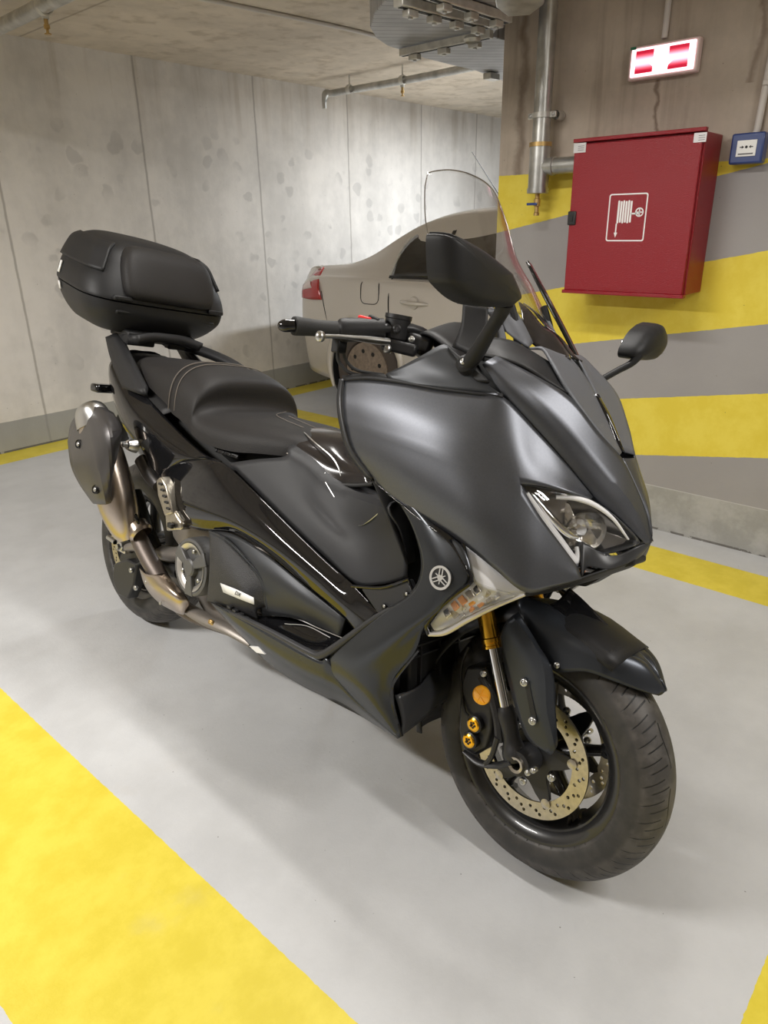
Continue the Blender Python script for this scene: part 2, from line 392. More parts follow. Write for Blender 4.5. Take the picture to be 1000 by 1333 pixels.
def tube_bm(bm, pts, r, seg=14, k=6, brk=(), flat=1.0, caps=True):
    n0 = len(pts); rr = r if isinstance(r, (list, tuple)) else [r] * n0
    P4 = catmull([Vector((*p, 0)) if len(p) == 3 else p for p in [tuple(x) for x in pts]], k, brk) if False else catmull(pts, k, brk)
    R = [v.x for v in catmull([(x, 0, 0) for x in rr], k, brk)]
    rings = []; u = v = None
    for i, p in enumerate(P4):
        t = (P4[min(i + 1, len(P4) - 1)] - P4[max(i - 1, 0)])
        if u is None: u, v = ring_frame(t)
        else:
            t.normalize(); u = (u - t * u.dot(t)).normalized(); v = t.cross(u).normalized()
        rings.append([bm.verts.new(p + (u * math.cos(2 * PI * s / seg) + v * math.sin(2 * PI * s / seg) * flat) * max(R[i], .0002)) for s in range(seg)])
    for a, b in zip(rings[:-1], rings[1:]):
        for s in range(seg): bm.faces.new([a[s], a[(s + 1) % seg], b[(s + 1) % seg], b[s]])
    if caps: bm.faces.new(rings[0][::-1]); bm.faces.new(rings[-1])
def tube(name, pts, r, m, parent=None, seg=14, k=6, brk=(), flat=1.0, mirror=False):
    bm = bmesh.new(); tube_bm(bm, [mir(p) for p in pts] if mirror else pts, r, seg, k, brk, flat); 
    bmesh.ops.recalc_face_normals(bm, faces=bm.faces)
    return finish(bm, name, m, parent)
def lathe_bm(bm, prof, c, axis, seg=48, closed=False):
    """prof = [(radius, along axis)]"""
    c = Vector(c); ax = Vector(axis).normalized(); u, v = ring_frame(ax)
    rings = []
    for r, h in prof:
        if r < 1e-5: rings.append([bm.verts.new(c + ax * h)])
        else: rings.append([bm.verts.new(c + ax * h + (u * math.cos(2 * PI * s / seg) + v * math.sin(2 * PI * s / seg)) * r) for s in range(seg)])
    prs = list(zip(rings[:-1], rings[1:])) + ([(rings[-1], rings[0])] if closed else [])
    for a, b in prs:
        for s in range(seg):
            q = [a[s % len(a)], a[(s + 1) % len(a)], b[(s + 1) % len(b)], b[s % len(b)]]
            q = list(dict.fromkeys(q))
            if len(q) > 2: bm.faces.new(q)
def lathe(name, prof, c, axis, m, parent=None, seg=48, closed=False, ang=30):
    bm = bmesh.new(); lathe_bm(bm, prof, c, axis, seg, closed); bmesh.ops.recalc_face_normals(bm, faces=bm.faces)
    return finish(bm, name, m, parent, ang)
def bolt(name, c, axis, r, m, parent, h=.004, dark=True):
    bm = bmesh.new(); lathe_bm(bm, [(0, h), (r * .5, h), (r * .5, h * .45), (0, h * .45)], c, axis, 6)
    lathe_bm(bm, [(r * .5, h), (r * .85, h), (r, h * .7), (r, 0), (0, -h)], c, axis, 20)
    return finish(bm, name, m, parent, 30)
def box_bm(bm, c, s, rot=None):
    mt = Matrix.Translation(c) @ ((rot.to_4x4()) if rot is not None else Matrix.Identity(4)) @ Matrix.Diagonal((*s, 1))
    bmesh.ops.create_cube(bm, size=1, matrix=mt)
def box(name, c, s, m, parent=None, rot=None, bev=.003, seg=2):
    bm = bmesh.new(); box_bm(bm, c, s, rot); o = finish(bm, name, m, parent, 40)
    if bev: bevel(o, bev, seg)
    return o
def prism(name, pts, depth, m, parent=None, bev=.002, smooth=False, center=True):
    """planar-ish outline of 3-D points extruded along its normal by a vector"""
    d = Vector(depth); bm = bmesh.new()
    a = [bm.verts.new(Vector(p)) for p in pts]; b = [bm.verts.new(Vector(p) + d) for p in pts]
    bm.faces.new(a); bm.faces.new(b[::-1])
    for i in range(len(a)): bm.faces.new([a[i], b[i], b[(i + 1) % len(a)], a[(i + 1) % len(a)]])
    bmesh.ops.recalc_face_normals(bm, faces=bm.faces)
    o = finish(bm, name, m, parent, 30)
    if bev: bevel(o, bev, 2, 30)
    return o
def plate(name, outlines, mw, ext, m, parent=None, bev=0.0):
    """flat sheet with holes: 2-D outlines (first is the rim), placed by the matrix mw"""
    cu = bpy.data.curves.new(name, 'CURVE'); cu.dimensions = '2D'; cu.fill_mode = 'BOTH'; cu.extrude = ext; cu.bevel_depth = bev; cu.bevel_resolution = 1
    for pl in outlines:
        sp = cu.splines.new('POLY'); sp.points.add(len(pl) - 1); sp.use_cyclic_u = True
        for i, p in enumerate(pl): sp.points[i].co = (p[0], p[1], 0, 1)
    tmp = bpy.data.objects.new('tmp', cu); C.objects.link(tmp)
    me = bpy.data.meshes.new_from_object(tmp); bpy.data.objects.remove(tmp); bpy.data.curves.remove(cu)
    me.transform(mw); me.name = name; me.materials.clear(); me.materials.append(MT[m] if isinstance(m, str) else m)
    o = bpy.data.objects.new(name, me); C.objects.link(o)
    if parent: o.parent = parent
    return o
def circ(cx, cy, r, n=24, a0=0): return [(cx + r * math.cos(a0 + 2 * PI * i / n), cy + r * math.sin(a0 + 2 * PI * i / n)) for i in range(n)]
def frame(c, x, z):
    """matrix with given origin, approximate x direction and normal z"""
    z = Vector(z).normalized(); x = Vector(x); x = (x - z * x.dot(z)).normalized(); y = z.cross(x)
    m = Matrix((x, y, z)).transposed().to_4x4(); m.translation = Vector(c); return m
def text(name, body, size, mw, m, parent, ext=.0004, shear=0., bold=False):
    cu = bpy.data.curves.new(name, 'FONT'); cu.body = body; cu.size = size; cu.extrude = ext; cu.align_x = 'CENTER'; cu.align_y = 'CENTER'; cu.shear = shear
    tmp = bpy.data.objects.new('tmp', cu); C.objects.link(tmp)
    me = bpy.data.meshes.new_from_object(tmp); bpy.data.objects.remove(tmp); bpy.data.curves.remove(cu)
    me.transform(mw); me.name = name; me.materials.clear(); me.materials.append(MT[m])
    o = bpy.data.objects.new(name, me); C.objects.link(o); o.parent = parent; return o

# ================================================================= the garage
def slab(name, c, s, m):
    o = box(name, (0, 0, 0), s, m, bev=0); 
    o.data.transform(Matrix.Translation(c)); o['kind'] = 'structure'; return o
slab('floor', (3, .35, -.1), (14, 9.0, .2), 'floor')
slab('ceiling', (3, .35, 2.43), (14, 9.0, .2), 'ceil')
slab('wall_left', (3, 4.78, 1.165), (14, .2, 2.33), 'left_wall')
slab('wall_right', (3.17, -.95, 1.165), (.28, 5.84, 2.33), 'stripe')
slab('wall_back', (-3.9, .35, 1.165), (.2, 8.66, 2.33), 'plain_wall')
slab('wall_far', (9.9, .35, 1.165), (.2, 8.66, 2.33), 'plain_wall')
slab('wall_front', (3, -4.0, 1.165), (14, .2, 2.33), 'plain_wall')

o = slab('unseen_shading_beam', (.10, 1.5, 2.23), (.16, 6.0, .2), 'ceil')  # unseen ceiling beam, added so its edge shades the upper left wall

# ---- fire hose cabinet
cab = empty('fire_hose_cabinet', (3.03, 1.255, 1.315)); tag(cab, 'red metal fire hose cabinet on the striped wall with a white hose pictogram', 'cabinet')
def cabp(x, y, z): return (x - 3.03, y - 1.255, z - 1.315)
b = box('body', cabp(2.945, 1.255, 1.315), (.17, .50, .555), 'cabred', cab, bev=.004)
d = box('door', cabp(2.853, 1.257, 1.312), (.018, .492, .545), 'cabred', cab, bev=.003)
box('top_flange', cabp(2.851, 1.255, 1.598), (.024, .506, .013), 'cabred', cab, bev=.002)
box('bottom_flange', cabp(2.849, 1.255, 1.034), (.030, .506, .013), 'cabred', cab, bev=.002)
lt = box('latch', cabp(2.841, 1.490, 1.318), (.008, .036, .052), 'cabblk', cab, bev=.004)
box('latch_slot', cabp(2.836, 1.490, 1.318), (.003, .012, .026), 'blackp', lt, bev=.001)
for (y, z, w, h, nm) in ((1.480, 1.572, .052, .034, 'sticker'), (1.020, 1.572, .044, .030, 'sticker')):
    s = box(nm, cabp(2.8430, y, z), (.0016, w, h), 'sticker', cab, bev=0)
    for k in range(3): box('printed_line', cabp(2.8418, y - .006, z + .006 - k * .007), (.0006, w * .5, .0016), 'shieldm', s, bev=0)
mwp = frame(cabp(2.8432, 1.2600, 1.316), (0, -1, 0), (-1, 0, 0)) @ Matrix.Scale(1.14, 4)
def rrect(w, h, r, n=5, cx=0, cy=0):
    out = []
    for sx_, sy_, a in ((1, 1, 0), (-1, 1, PI / 2), (-1, -1, PI), (1, -1, 1.5 * PI)):
        for i in range(n + 1):
            t = a + PI / 2 * i / n; out.append((cx + sx_ * (w / 2 - r) + r * math.cos(t), cy + sy_ * (h / 2 - r) + r * math.sin(t)))
    return out
pg = plate('pictogram', [rrect(.135, .150, .008), rrect(.127, .142, .005)], mwp, .0006, 'whiteink', cab)
for i in range(6):                      # hose coils
    x = -.031 + i * .0088
    plate('hose_coil', [rrect(.0062, .072 - (i % 2) * .004, .003, 3, x, .018)], mwp, .0006, 'whiteink', pg)
plate('hose_tail', [[(-.036, -.018), (-.032, -.018), (-.032, -.047), (-.028, -.047), (-.034, -.063), (-.040, -.047), (-.036, -.047)]], mwp, .0006, 'whiteink', pg)
plate('hose_lead', [rrect(.030, .005, .002, 3, .028, .012)], mwp, .0006, 'whiteink', pg)
plate('hand_wheel', [circ(.043, .016, .0145), circ(.043, .016, .0105)], mwp, .0006, 'whiteink', pg)
plate('hand_wheel_spoke', [rrect(.024, .004, .001, 2, .043, .016)], mwp, .0006, 'whiteink', pg)
plate('hand_wheel_spoke', [rrect(.004, .024, .001, 2, .043, .016)], mwp, .0006, 'whiteink', pg)

# ---- illuminated sign
sg = empty('illuminated_sign', (3.0100, 1.2502, 1.8581)); tag(sg, 'red and white lit emergency sign on the bare concrete above the red cabinet', 'sign')
box('housing', (.0, 0, 0), (.036, .262, .112), 'exit_pl', sg, bev=.008, seg=3)
box('diffuser', (-.020, 0, 0), (.010, .238, .092), 'exit_wht', sg, bev=.003)
for (y, z, w, h) in ((.066, .0, .068, .074), (-.062, .0, .072, .074)):
    box('red_field', (-.0262, y, z), (.002, w, h), 'exit_red', sg, bev=0)
mws = frame((-.0285, 0, 0), (0, -1, 0), (-1, 0, 0))
for cx, s in ((-.030, -1), (.030, 1)):
    plate('white_figure', [[(cx - s * .012, .010), (cx + s * .018, .006), (cx + s * .018, -.006), (cx - s * .012, -.030)]], mws, .0006, 'exit_wht', sg)
plate('green_label', [rrect(.022, .010, .001, 2, -.112, .048)], mws, .0006, 'green', sg)

# ---- call point and conduits
cp = empty('call_point', (3.0200, 0.8997, 1.5369)); tag(cp, 'blue manual call point box with a white plate, right of the red cabinet', 'call point')
box('case', (-.020, 0, 0), (.050, .112, .100), 'blue', cp, bev=.007, seg=3)
box('plate', (-.0465, 0, .0), (.003, .066, .052), 'white', cp, bev=.001)
mwc = frame((-.0485, 0, .004), (0, -1, 0), (-1, 0, 0))
plate('dot', [circ(0, 0, .0045)], mwc, .0004, 'blackp', cp)
for s in (-1, 1):
    plate('arrow', [[(s * .008, 0), (s * .015, .005), (s * .015, .0015), (s * .022, .0015), (s * .022, -.0015), (s * .015, -.0015), (s * .015, -.005)]], mwc, .0004, 'blackp', cp)
box('text_strip', (-.0488, 0, -.018), (.0006, .05, .004), 'shieldm', cp, bev=0)
c1 = tag(tube('cable_conduit', [(3.018, 1.262, 2.33), (3.018, 1.262, 1.93)], .011, 'whitepl', k=2), 'grey-white conduit running from the ceiling down to the lit sign', 'conduit')
box('clip', (3.016, 1.262, 2.07), (.03, .036, .016), 'whitepl', c1, bev=.002)
c2 = tag(tube('cable_conduit', [(3.015, .862, 2.33), (3.015, .885, 1.6), (3.015, .905, 1.58)], .012, 'whitepl', k=2), 'grey-white conduit running down to the blue call point', 'conduit')
box('clip', (3.013, .868, 1.74), (.03, .040, .016), 'whitepl', c2, bev=.002)

# ---- galvanised riser with branch and drain valve
rs = empty('riser_pipe', (2.945, 1.715, 0)); tag(rs, 'galvanised steel riser pipe with drain valve, left of the red cabinet', 'pipe')
def rp(y, z, x=0): return (x, y, z)
tube('pipe', [rp(0, 2.33), rp(0, 1.60)], .036, 'galv', rs, 24, 2)
lathe('tee_body', [(.036, -.09), (.043, -.088), (.043, .088), (.036, .09)], rp(0, 1.52), (0, 0, 1), 'galv', rs, 32)
lathe('tee_collar', [(.043, -.008), (.047, -.008), (.047, .008), (.043, .008)], rp(0, 1.607), (0, 0, 1), 'brass', rs, 32)
lathe('tee_collar', [(.043, -.008), (.046, -.008), (.046, .008), (.0, .008)], rp(0, 1.432), (0, 0, 1), 'galv', rs, 32)
tube('branch_pipe', [rp(-.02, 1.522), rp(-.208, 1.522)], .032, 'galv', rs, 24, 2)
lathe('branch_collar', [(.032, -.010), (.036, -.008), (.036, .008), (.032, .010)], rp(-.065, 1.522), (0, 1, 0), 'galv', rs, 32)
lathe('bottom_cap', [(.045, 0), (.045, -.012), (.012, -.014)], rp(0, 1.432), (0, 0, 1), 'galv', rs, 32)
v = lathe('drain_valve', [(.010, 0), (.010, -.02), (.014, -.022), (.014, -.05), (.009, -.052), (.009, -.075), (.012, -.078), (.012, -.088), (0, -.088)], rp(0, 1.42), (0, 0, 1), 'brass', rs, 20)
box('valve_handle', rp(.012, 1.378, -.022), (.008, .05, .010), 'blue', v, bev=.002)
cl = lathe('clamp', [(.037, -.010), (.0415, -.010), (.0415, .010), (.037, .010)], rp(0, 1.715), (0, 0, 1), 'galv_r', rs, 32)
for s in (-1, 1):
    box('clamp_ear', rp(s * .052, 1.715), (.012, .026, .022), 'galv_r', cl, bev=.002)
    bolt('clamp_bolt', rp(s * .054, 1.715, -.008), (-1, 0, 0), .007, 'steel', cl)
lathe('clamp_foot', [(.018, 0), (.018, .05), (0, .05)], rp(-.045, 1.715, .03), (1, 0, 0), 'galv_r', rs, 20)

# ---- sprinkler pipes
def sprinkler(name, pts, r, heads, label, elbow=None, clamps=()):
    t = empty(name, pts[0]); tag(t, label, 'sprinkler pipe'); o0 = Vector(pts[0])
    L = lambda p: tuple(Vector(p) - o0)
    tube('pipe', [L(p) for p in pts], r, 'galv', t, 20, 3)
    for h in heads:
        h = Vector(L(h)); d = lathe('sprinkler_head', [(.009, 0), (.009, -.03), (.013, -.032), (.013, -.046), (.006, -.05), (.006, -.062), (.014, -.064), (.014, -.068), (0, -.068)], h + Vector((0, 0, -r)), (0, 0, 1), 'brass', t, 16)
        lathe('socket', [(.013, .03), (.015, .03), (.015, -.012), (.012, -.012)], h + Vector((0, 0, -r)), (0, 0, 1), 'galv_r', d, 16)
    for c in clamps:
        c = Vector(L(c)); ax = (Vector(pts[1]) - Vector(pts[0])).normalized()
        lathe('hanger', [(r, -.014), (r + .006, -.014), (r + .006, .014), (r, .014)], c, ax, 'galv_r', t, 20)
        tube('hanger_rod', [c + Vector((0, 0, r)), (c.x, c.y, 2.33 - o0.z)], .005, 'galv_r', t, 8, 1)
    if elbow:
        e = Vector(L(elbow)); tube('drop_elbow', [e, e + Vector((-.02, .012, -.004)), e + Vector((-.03, .02, -.05)), e + Vector((-.03, .02, -.1))], [r + .004, r + .005, r * .8, r * .7], 'galv', t, 16, 4)
    return t
sprinkler('sprinkler_pipe', [(1.7553, 4.2772, 2.1900), (1.7605, 3.9229, 2.1900), (1.7357, 3.1307, 2.1900)], .030, [(1.7630, 3.4782, 2.1900)], 'thick galvanised sprinkler pipe in the upper left corner with one hanging head', clamps=[(1.7529, 3.4560, 2.1900)])
sprinkler('sprinkler_pipe', [(4.3894, 4.4155, 2.2400), (4.4032, 3.6858, 2.2400), (4.3607, 2.9242, 2.2400)], .024, [(4.4212, 3.7080, 2.2400)], 'galvanised sprinkler pipe below the ceiling between the left wall and the duct', elbow=(4.3894, 4.4155, 2.2400), clamps=[(4.3642, 4.1715, 2.2400), (4.3775, 3.6712, 2.2400)])
tag(tube('ceiling_conduit', [(2.4344, 3.3289, 2.3200), (2.7643, 3.2921, 2.3200), (3.4861, 3.2285, 2.3200), (4.0494, 3.2632, 2.3200)], .010, 'whitepl', k=3), 'thin conduit fixed along the ceiling towards the duct', 'conduit')

# ---- ventilation duct
dt = empty('ventilation_duct', (2.8209, 2.2103, 2.0700)); tag(dt, 'galvanised ventilation duct with rounded end under the ceiling', 'duct'); dO = Vector((2.8209, 2.2103, 2.0700))
outl = [(2.1418, 1.6799, 2.0500), (2.2292, 1.8810, 2.0500), (2.3067, 2.0194, 2.0500), (2.3926, 2.1458, 2.0500), (2.5324, 2.2935, 2.0500), (2.6836, 2.3960, 2.0500), (2.8260, 2.4545, 2.0500), (2.9433, 2.4675, 2.0500), (3.1469, 2.4976, 2.0500), (3.3497, 2.5003, 2.0500), (3.5502, 2.4944, 2.0500), (4.3, 2.62, 2.05), (4.3, 2.03, 2.05), (3.02, 2.03, 2.05), (2.7760, 1.7982, 2.0500), (2.3056, 1.5149, 2.0500)]
prism('duct_body', [tuple(Vector(p) - dO) for p in outl], (0, 0, .26), 'duct', dt, bev=.004)
def rail(a, b, w, nb, name='support_rail'):
    a = Vector(a) - dO; b = Vector(b) - dO; d = b - a; L = d.length; d.normalize(); ang = math.atan2(d.y, d.x)
    rot = Matrix.Rotation(ang, 3, 'Z'); mid = (a + b) / 2
    r_ = box(name, mid, (L, w, .030), 'galv_r', dt, rot, bev=.003)
    box('rail_slot', mid + Vector((0, 0, -.0153)), (L * .96, w * .42, .002), 'core', r_, rot, bev=0)
    for i in range(nb):
        p = a + d * L * (i + .5) / nb
        cl_ = box('rail_clip', p + Vector((0, 0, -.028)), (.05, .034, .022), 'galv_r', r_, rot, bev=.003)
        bolt('clip_bolt', p + Vector((0, 0, -.040)), (0, 0, -1), .009, 'steel', r_)
rail((2.2724, 1.9249, 2.0300), (2.7638, 1.8741, 2.0300), .048, 4)
rail((2.2824, 1.7894, 2.0300), (2.7524, 1.7752, 2.0300), .040, 3)
rail((2.8947, 2.4359, 2.0300), (2.8964, 1.9473, 2.0300), .030, 3)
lathe('rod_end', [(.03, -.012), (.036, 0), (.03, .012), (0, .012)], tuple(Vector((2.7945, 1.9713, 2.0000)) - dO), (0, 0, 1), 'galv_r', dt, 20)
box('rail_clip', tuple(Vector((3.6801, 2.4648, 2.0300)) - dO), (.09, .05, .03), 'galv_r', dt, bev=.004)
o2 = [(2.0921, 1.4134, 1.9700), (2.3715, 1.5796, 1.9700), (2.4991, 1.6122, 1.9700), (2.5359, 1.5485, 1.9700), (2.4540, 1.4480, 1.9700), (2.2139, 1.2911, 1.9700)]
do = prism('duct_elbow', o2, (0, 0, .07), 'galv', bev=.004); tag(do, 'smooth grey duct elbow above the top of the riser pipe', 'duct')

# ================================================================= the parked car
car = empty('parked_car', (3.80, 4.28, 0)); tag(car, 'beige-silver saloon car parked behind the scooter and the striped wall', 'car')
cO = Vector((3.80, 4.28, 0)); CW = .88                       # local: x = depth from the near side, y = towards the nose is negative
def cw(p): return tuple(Vector(p) - cO)
# cross sections along the car: (s = distance from tail, sill z, belt z, shoulder inset, roof z, roof inset, half width factor)
def car_section(s, zs, zb, zr, ir, wf):
    o_ = (1 - wf) * CW
    return [(o_ + .03, -s, zs), (o_ + .0, -s, zs + .18), (o_ - .02, -s, (zs + zb) / 2 + .06), (o_ + .0, -s, zb - .05), (o_ + .035, -s, zb), (o_ + ir * .75, -s, zb + (zr - zb) * .72), (o_ + ir + .05, -s, zr - .02), (CW, -s, zr)]
secs = [(0.0, .34, .80, .90, .10, .84), (.05, .26, .92, 1.02, .12, .95), (.22, .22, .97, 1.05, .14, .985), (.48, .20, .975, 1.07, .16, 1.), (.66, .19, .975, 1.13, .20, 1.), (.88, .18, .97, 1.26, .25, 1.),
        (1.08, .18, .965, 1.35, .28, 1.), (1.35, .18, .96, 1.405, .30, 1.), (1.75, .18, .95, 1.425, .33, 1.), (2.15, .18, .94, 1.43, .33, 1.), (2.6, .18, .93, 1.38, .32, 1.), (2.95, .18, .93, 1.18, .28, 1.), (3.25, .18, .92, .99, .2, 1.), (3.8, .20, .86, .90, .16, .98), (4.2, .22, .74, .80, .12, .93), (4.42, .28, .60, .64, .10, .80)]
rows = [car_section(*s) for s in secs]
bm = bmesh.new()
cols_ = [[r[i] for r in rows] for i in range(8)]
grid_bm(bm, cols_, 5, 4, (), (4,))
cols_m = [[(2 * CW - p[0], p[1], p[2]) for p in c] for c in cols_]
grid_bm(bm, cols_m, 5, 4, (), (4,))
bmesh.ops.remove_doubles(bm, verts=bm.verts, dist=.002); bmesh.ops.recalc_face_normals(bm, faces=bm.faces)
# wheel openings
dead = [f for f in bm.faces if (min(f.calc_center_median().x, 2 * CW - f.calc_center_median().x) < .1) and any((f.calc_center_median().y - wy) ** 2 + (f.calc_center_median().z - .31) ** 2 < .345 ** 2 for wy in (-.72, -3.40))]
bmesh.ops.delete(bm, geom=dead, context='FACES')
body = finish(bm, 'body', 'carpaint', car, 50)
body.data.materials.append(MT['cartrim'])
solid(body, .02, -1)
box('underbody', (CW, -2.2, .34), (1.5, 4.1, .26), 'cartrim', car, bev=.03)
box('underbody', (CW, -2.2, .62), (1.3, 3.9, .4), 'cartrim', car, bev=.03)
for wy in (-.72, -3.40):
    for side in (0, 1):
        cx = .10 if side == 0 else 2 * CW - .10; ax = (-1, 0, 0) if side == 0 else (1, 0, 0)
        w = lathe('wheel', [(.20, .06), (.215, .085), (.29, .085), (.312, .06), (.318, 0), (.312, -.08), (.28, -.1), (.2, -.1)], (cx, wy, .318), ax, 'tyre_car', car, 48)
        hc = lathe('wheel_cover', [(.205, .06), (.20, .082), (.12, .090), (.06, .098), (0, .1)], (cx, wy, .318), ax, 'hubcap', w, 48)
        for a in range(9):
            t = a * 2 * PI / 9; lathe('vent_hole', [(.016, .001), (.012, .003), (0, .003)], (cx - (.088 if side == 0 else -.088), wy + .14 * math.cos(t), .318 + .14 * math.sin(t)), ax, 'core', hc, 14)
        tube('arch_flare', [(.0 if side == 0 else 2 * CW, wy + .365 * math.cos(math.radians(a)), .318 + .365 * math.sin(math.radians(a))) for a in range(-25, 206, 23)], [.012, .026, .032, .034, .034, .034, .034, .034, .032, .026, .012], 'carpaint', w, 12, 4, (), .8)
        lathe('arch_liner', [(.34, .09), (.355, .09), (.355, -.16), (.34, -.16)], (cx, wy, .315), ax, 'cartrim', w, 40, True)
# glass: rear quarter + rear door glass, windscreen kept dark
def car_side(z, s, out=.006):                               # x of the body side at height z, station s (local)
    best = None
    for i in range(len(secs) - 1):
        if secs[i][0] <= s <= secs[i + 1][0]:
            t = (s - secs[i][0]) / (secs[i + 1][0] - secs[i][0]); pr_ = [tuple(a_ * (1 - t) + b_ * t for a_, b_ in zip(p, q)) for p, q in zip(rows[i], rows[i + 1])]
            for a_, b_ in zip(pr_[:-1], pr_[1:]):
                if a_[2] <= z <= b_[2] or b_[2] <= z <= a_[2]:
                    u_ = (z - a_[2]) / (b_[2] - a_[2] + 1e-9); return a_[0] * (1 - u_) + b_[0] * u_ - out
    return .3
def side_patch(name, top, bot, m, out=.008, k=3, thick=.004, par=None):
    R_ = [[(car_side(z, s, out), -s, z) for s, z in top], [(car_side((z + z2) / 2, (s + s2) / 2, out), -(s + s2) / 2, (z + z2) / 2) for (s, z), (s2, z2) in zip(top, bot)], [(car_side(z, s, out), -s, z) for s, z in bot]]
    return panel(name, R_, m, par or car, k, 4, thick)
side_patch('rear_door_glass', [(.955, 1.04), (.98, 1.17), (1.06, 1.26), (1.24, 1.325), (1.55, 1.365), (2.0, 1.375)], [(.955, .985), (1.05, .985), (1.2, .985), (1.4, .985), (1.7, .98), (2.0, .98)], 'carglass', .012)
side_patch('front_door_glass', [(2.06, 1.36), (2.3, 1.34), (2.6, 1.28), (2.9, 1.1)], [(2.06, .98), (2.3, .975), (2.6, .97), (2.98, .965)], 'carglass', .012)
side_patch('window_seal', [(.935, .99), (.955, 1.18), (1.045, 1.28), (1.24, 1.345), (1.55, 1.385), (2.0, 1.395)], [(.95, .99), (.972, 1.168), (1.058, 1.264), (1.24, 1.33), (1.55, 1.369), (2.0, 1.379)], 'galv_r', .012)
side_patch('window_seal', [(.94, .985), (1.3, .985), (1.7, .98), (2.95, .965)], [(.94, .970), (1.3, .970), (1.7, .965), (2.95, .95)], 'cartrim', .010)
side_patch('door_pillar', [(1.335, 1.335), (1.365, 1.34)], [(1.335, .985), (1.365, .985)], 'cartrim', .018)
def seam(pts, name='panel_gap', r=.005, m='cartrim'):
    tube(name, [(car_side(z, s, .003), -s, z) for s, z in pts], r, m, car, 6, 4)
seam([(.965, .97), (.965, .85), (.97, .74), (.98, .6), (1.06, .42)])
seam([(2.03, .97), (2.03, .7), (2.03, .3)])
seam([(.30, .86), (.34, .72), (.40, .52)])
# fuel flap
fl = [(.79 + .085 * (abs(math.cos(a)) ** .5) * (1 if math.cos(a) > 0 else -1), .875 + .082 * (abs(math.sin(a)) ** .5) * (1 if math.sin(a) > 0 else -1)) for a in [i * 2 * PI / 24 for i in range(25)]]
seam(fl, 'fuel_flap_gap', .0038, 'cartrim')
# door handle
hb = lathe('door_handle', [(0, .0), (.045, .002), (.038, .016), (0, .022)], (car_side(.82, 1.19, -.002), -1.19, .82), (-1, 0, 0), 'carpaint', car, 28)
tube('handle_bar', [(car_side(.80, 1.08, -.004), -1.07, .825), (car_side(.8, 1.14, .035), -1.13, .825), (car_side(.8, 1.23, .035), -1.24, .82), (car_side(.8, 1.32, -.004), -1.31, .815)], [.008, .014, .014, .008], 'carpaint', hb, 12, 4)
# tail lamp
side_patch('tail_lamp', [(.06, .89), (.12, .95), (.18, 1.00), (.24, 1.02)], [(.06, .80), (.14, .795), (.22, .795), (.31, .80)], 'tail', .012, 4, .01)
side_patch('tail_lamp_clear_section', [(.08, .90), (.13, .93), (.17, .92)], [(.085, .86), (.14, .87), (.20, .88)], 'tailw', .02, 4, .004)
tube('roof_aerial', [(CW, -1.35, 1.38), (CW, -1.28, 1.45), (CW, -1.0, 1.78)], [.006, .004, .002], 'cartrim', car, 8, 3)

# ================================================================= the scooter (local frame: x forward, y left, z up; leans on its side stand)
sc = empty('scooter', mw=Matrix(((-0.020942, 0.976082, 0.216392, 1.072466), (-0.999781, -0.020446, -0.004533, 0.561189), (0.000000, -0.216440, 0.976296, 0.000000), (0.000000, 0.000000, 0.000000, 1.000000))))
tag(sc, 'large matt grey scooter with black top case, leaning on its side stand', 'scooter')

STE = math.radians(-3.0)
def wheel(name, c, R, rimR, hw, ty, tm, spokes, ster=0):
    """tyre profile by lathe; the rim is the part, tyre and discs are its pieces"""
    rim_prof = [(rimR - .030, -hw * .62), (rimR - .012, -hw * .74), (rimR + .006, -hw * .78), (rimR + .012, -hw * .84), (rimR + .004, -hw * .90), (rimR - .010, -hw * .84), (rimR - .026, -hw * .66), (rimR - .034, -hw * .3),
                (rimR - .036, 0), (rimR - .034, hw * .3), (rimR - .026, hw * .66), (rimR - .010, hw * .84), (rimR + .004, hw * .90), (rimR + .012, hw * .84), (rimR + .006, hw * .78), (rimR - .012, hw * .74), (rimR - .030, hw * .62), (rimR - .048, 0)]
    bm = bmesh.new()
    lathe_bm(bm, rim_prof, (0, 0, 0), (0, 1, 0), 96, True)
    lathe_bm(bm, [(.018, -.045), (.034, -.045), (.040, -.02), (.040, .02), (.034, .045), (.018, .045)], (0, 0, 0), (0, 1, 0), 32, True)
    for i in range(spokes):                         # cast spokes: tapered, oval, splitting near the rim
        a = 2 * PI * i / spokes + .35
        e = lambda t, r: (r * math.cos(a + t), 0, r * math.sin(a + t))
        tube_bm(bm, [e(0, .030), e(.03, rimR * .45), e(.06, rimR * .78), e(.02, rimR - .040)], [.026, .020, .018, .030], 12, 5, (), .62)
        tube_bm(bm, [e(.06, rimR * .62), e(.12, rimR * .80), e(.20, rimR - .042)], [.012, .014, .022], 10, 4, (), .6)
    bmesh.ops.recalc_face_normals(bm, faces=bm.faces)
    rim = finish(bm, name, 'alloy', sc, 40)
    rim.location = c; rim.rotation_euler = (0, 0, ster)
    n = 22; prof = []
    for i in range(n + 1):                          # rounded crown then flatter sidewalls
        t = -1 + 2 * i / n; a = t * PI * .64
        y = hw * math.sin(a) if abs(t) < .78 else None
        rr = (R - ty) + ty * math.cos(a) ** 1 if a else R
        prof.append((R - ty * (1 - math.cos(a)) * (1.0 if abs(a) < PI / 2 else 1.0), hw * math.sin(a) * (1 if abs(a) < PI / 2 else .98)))
    prof = [(rimR - .002, -hw * .72)] + [(max(r, rimR), y) for r, y in prof] + [(rimR - .002, hw * .72)]
    t = lathe('tyre', prof, (0, 0, 0), (0, 1, 0), tm, rim, 128, False, 60)
    return rim, t
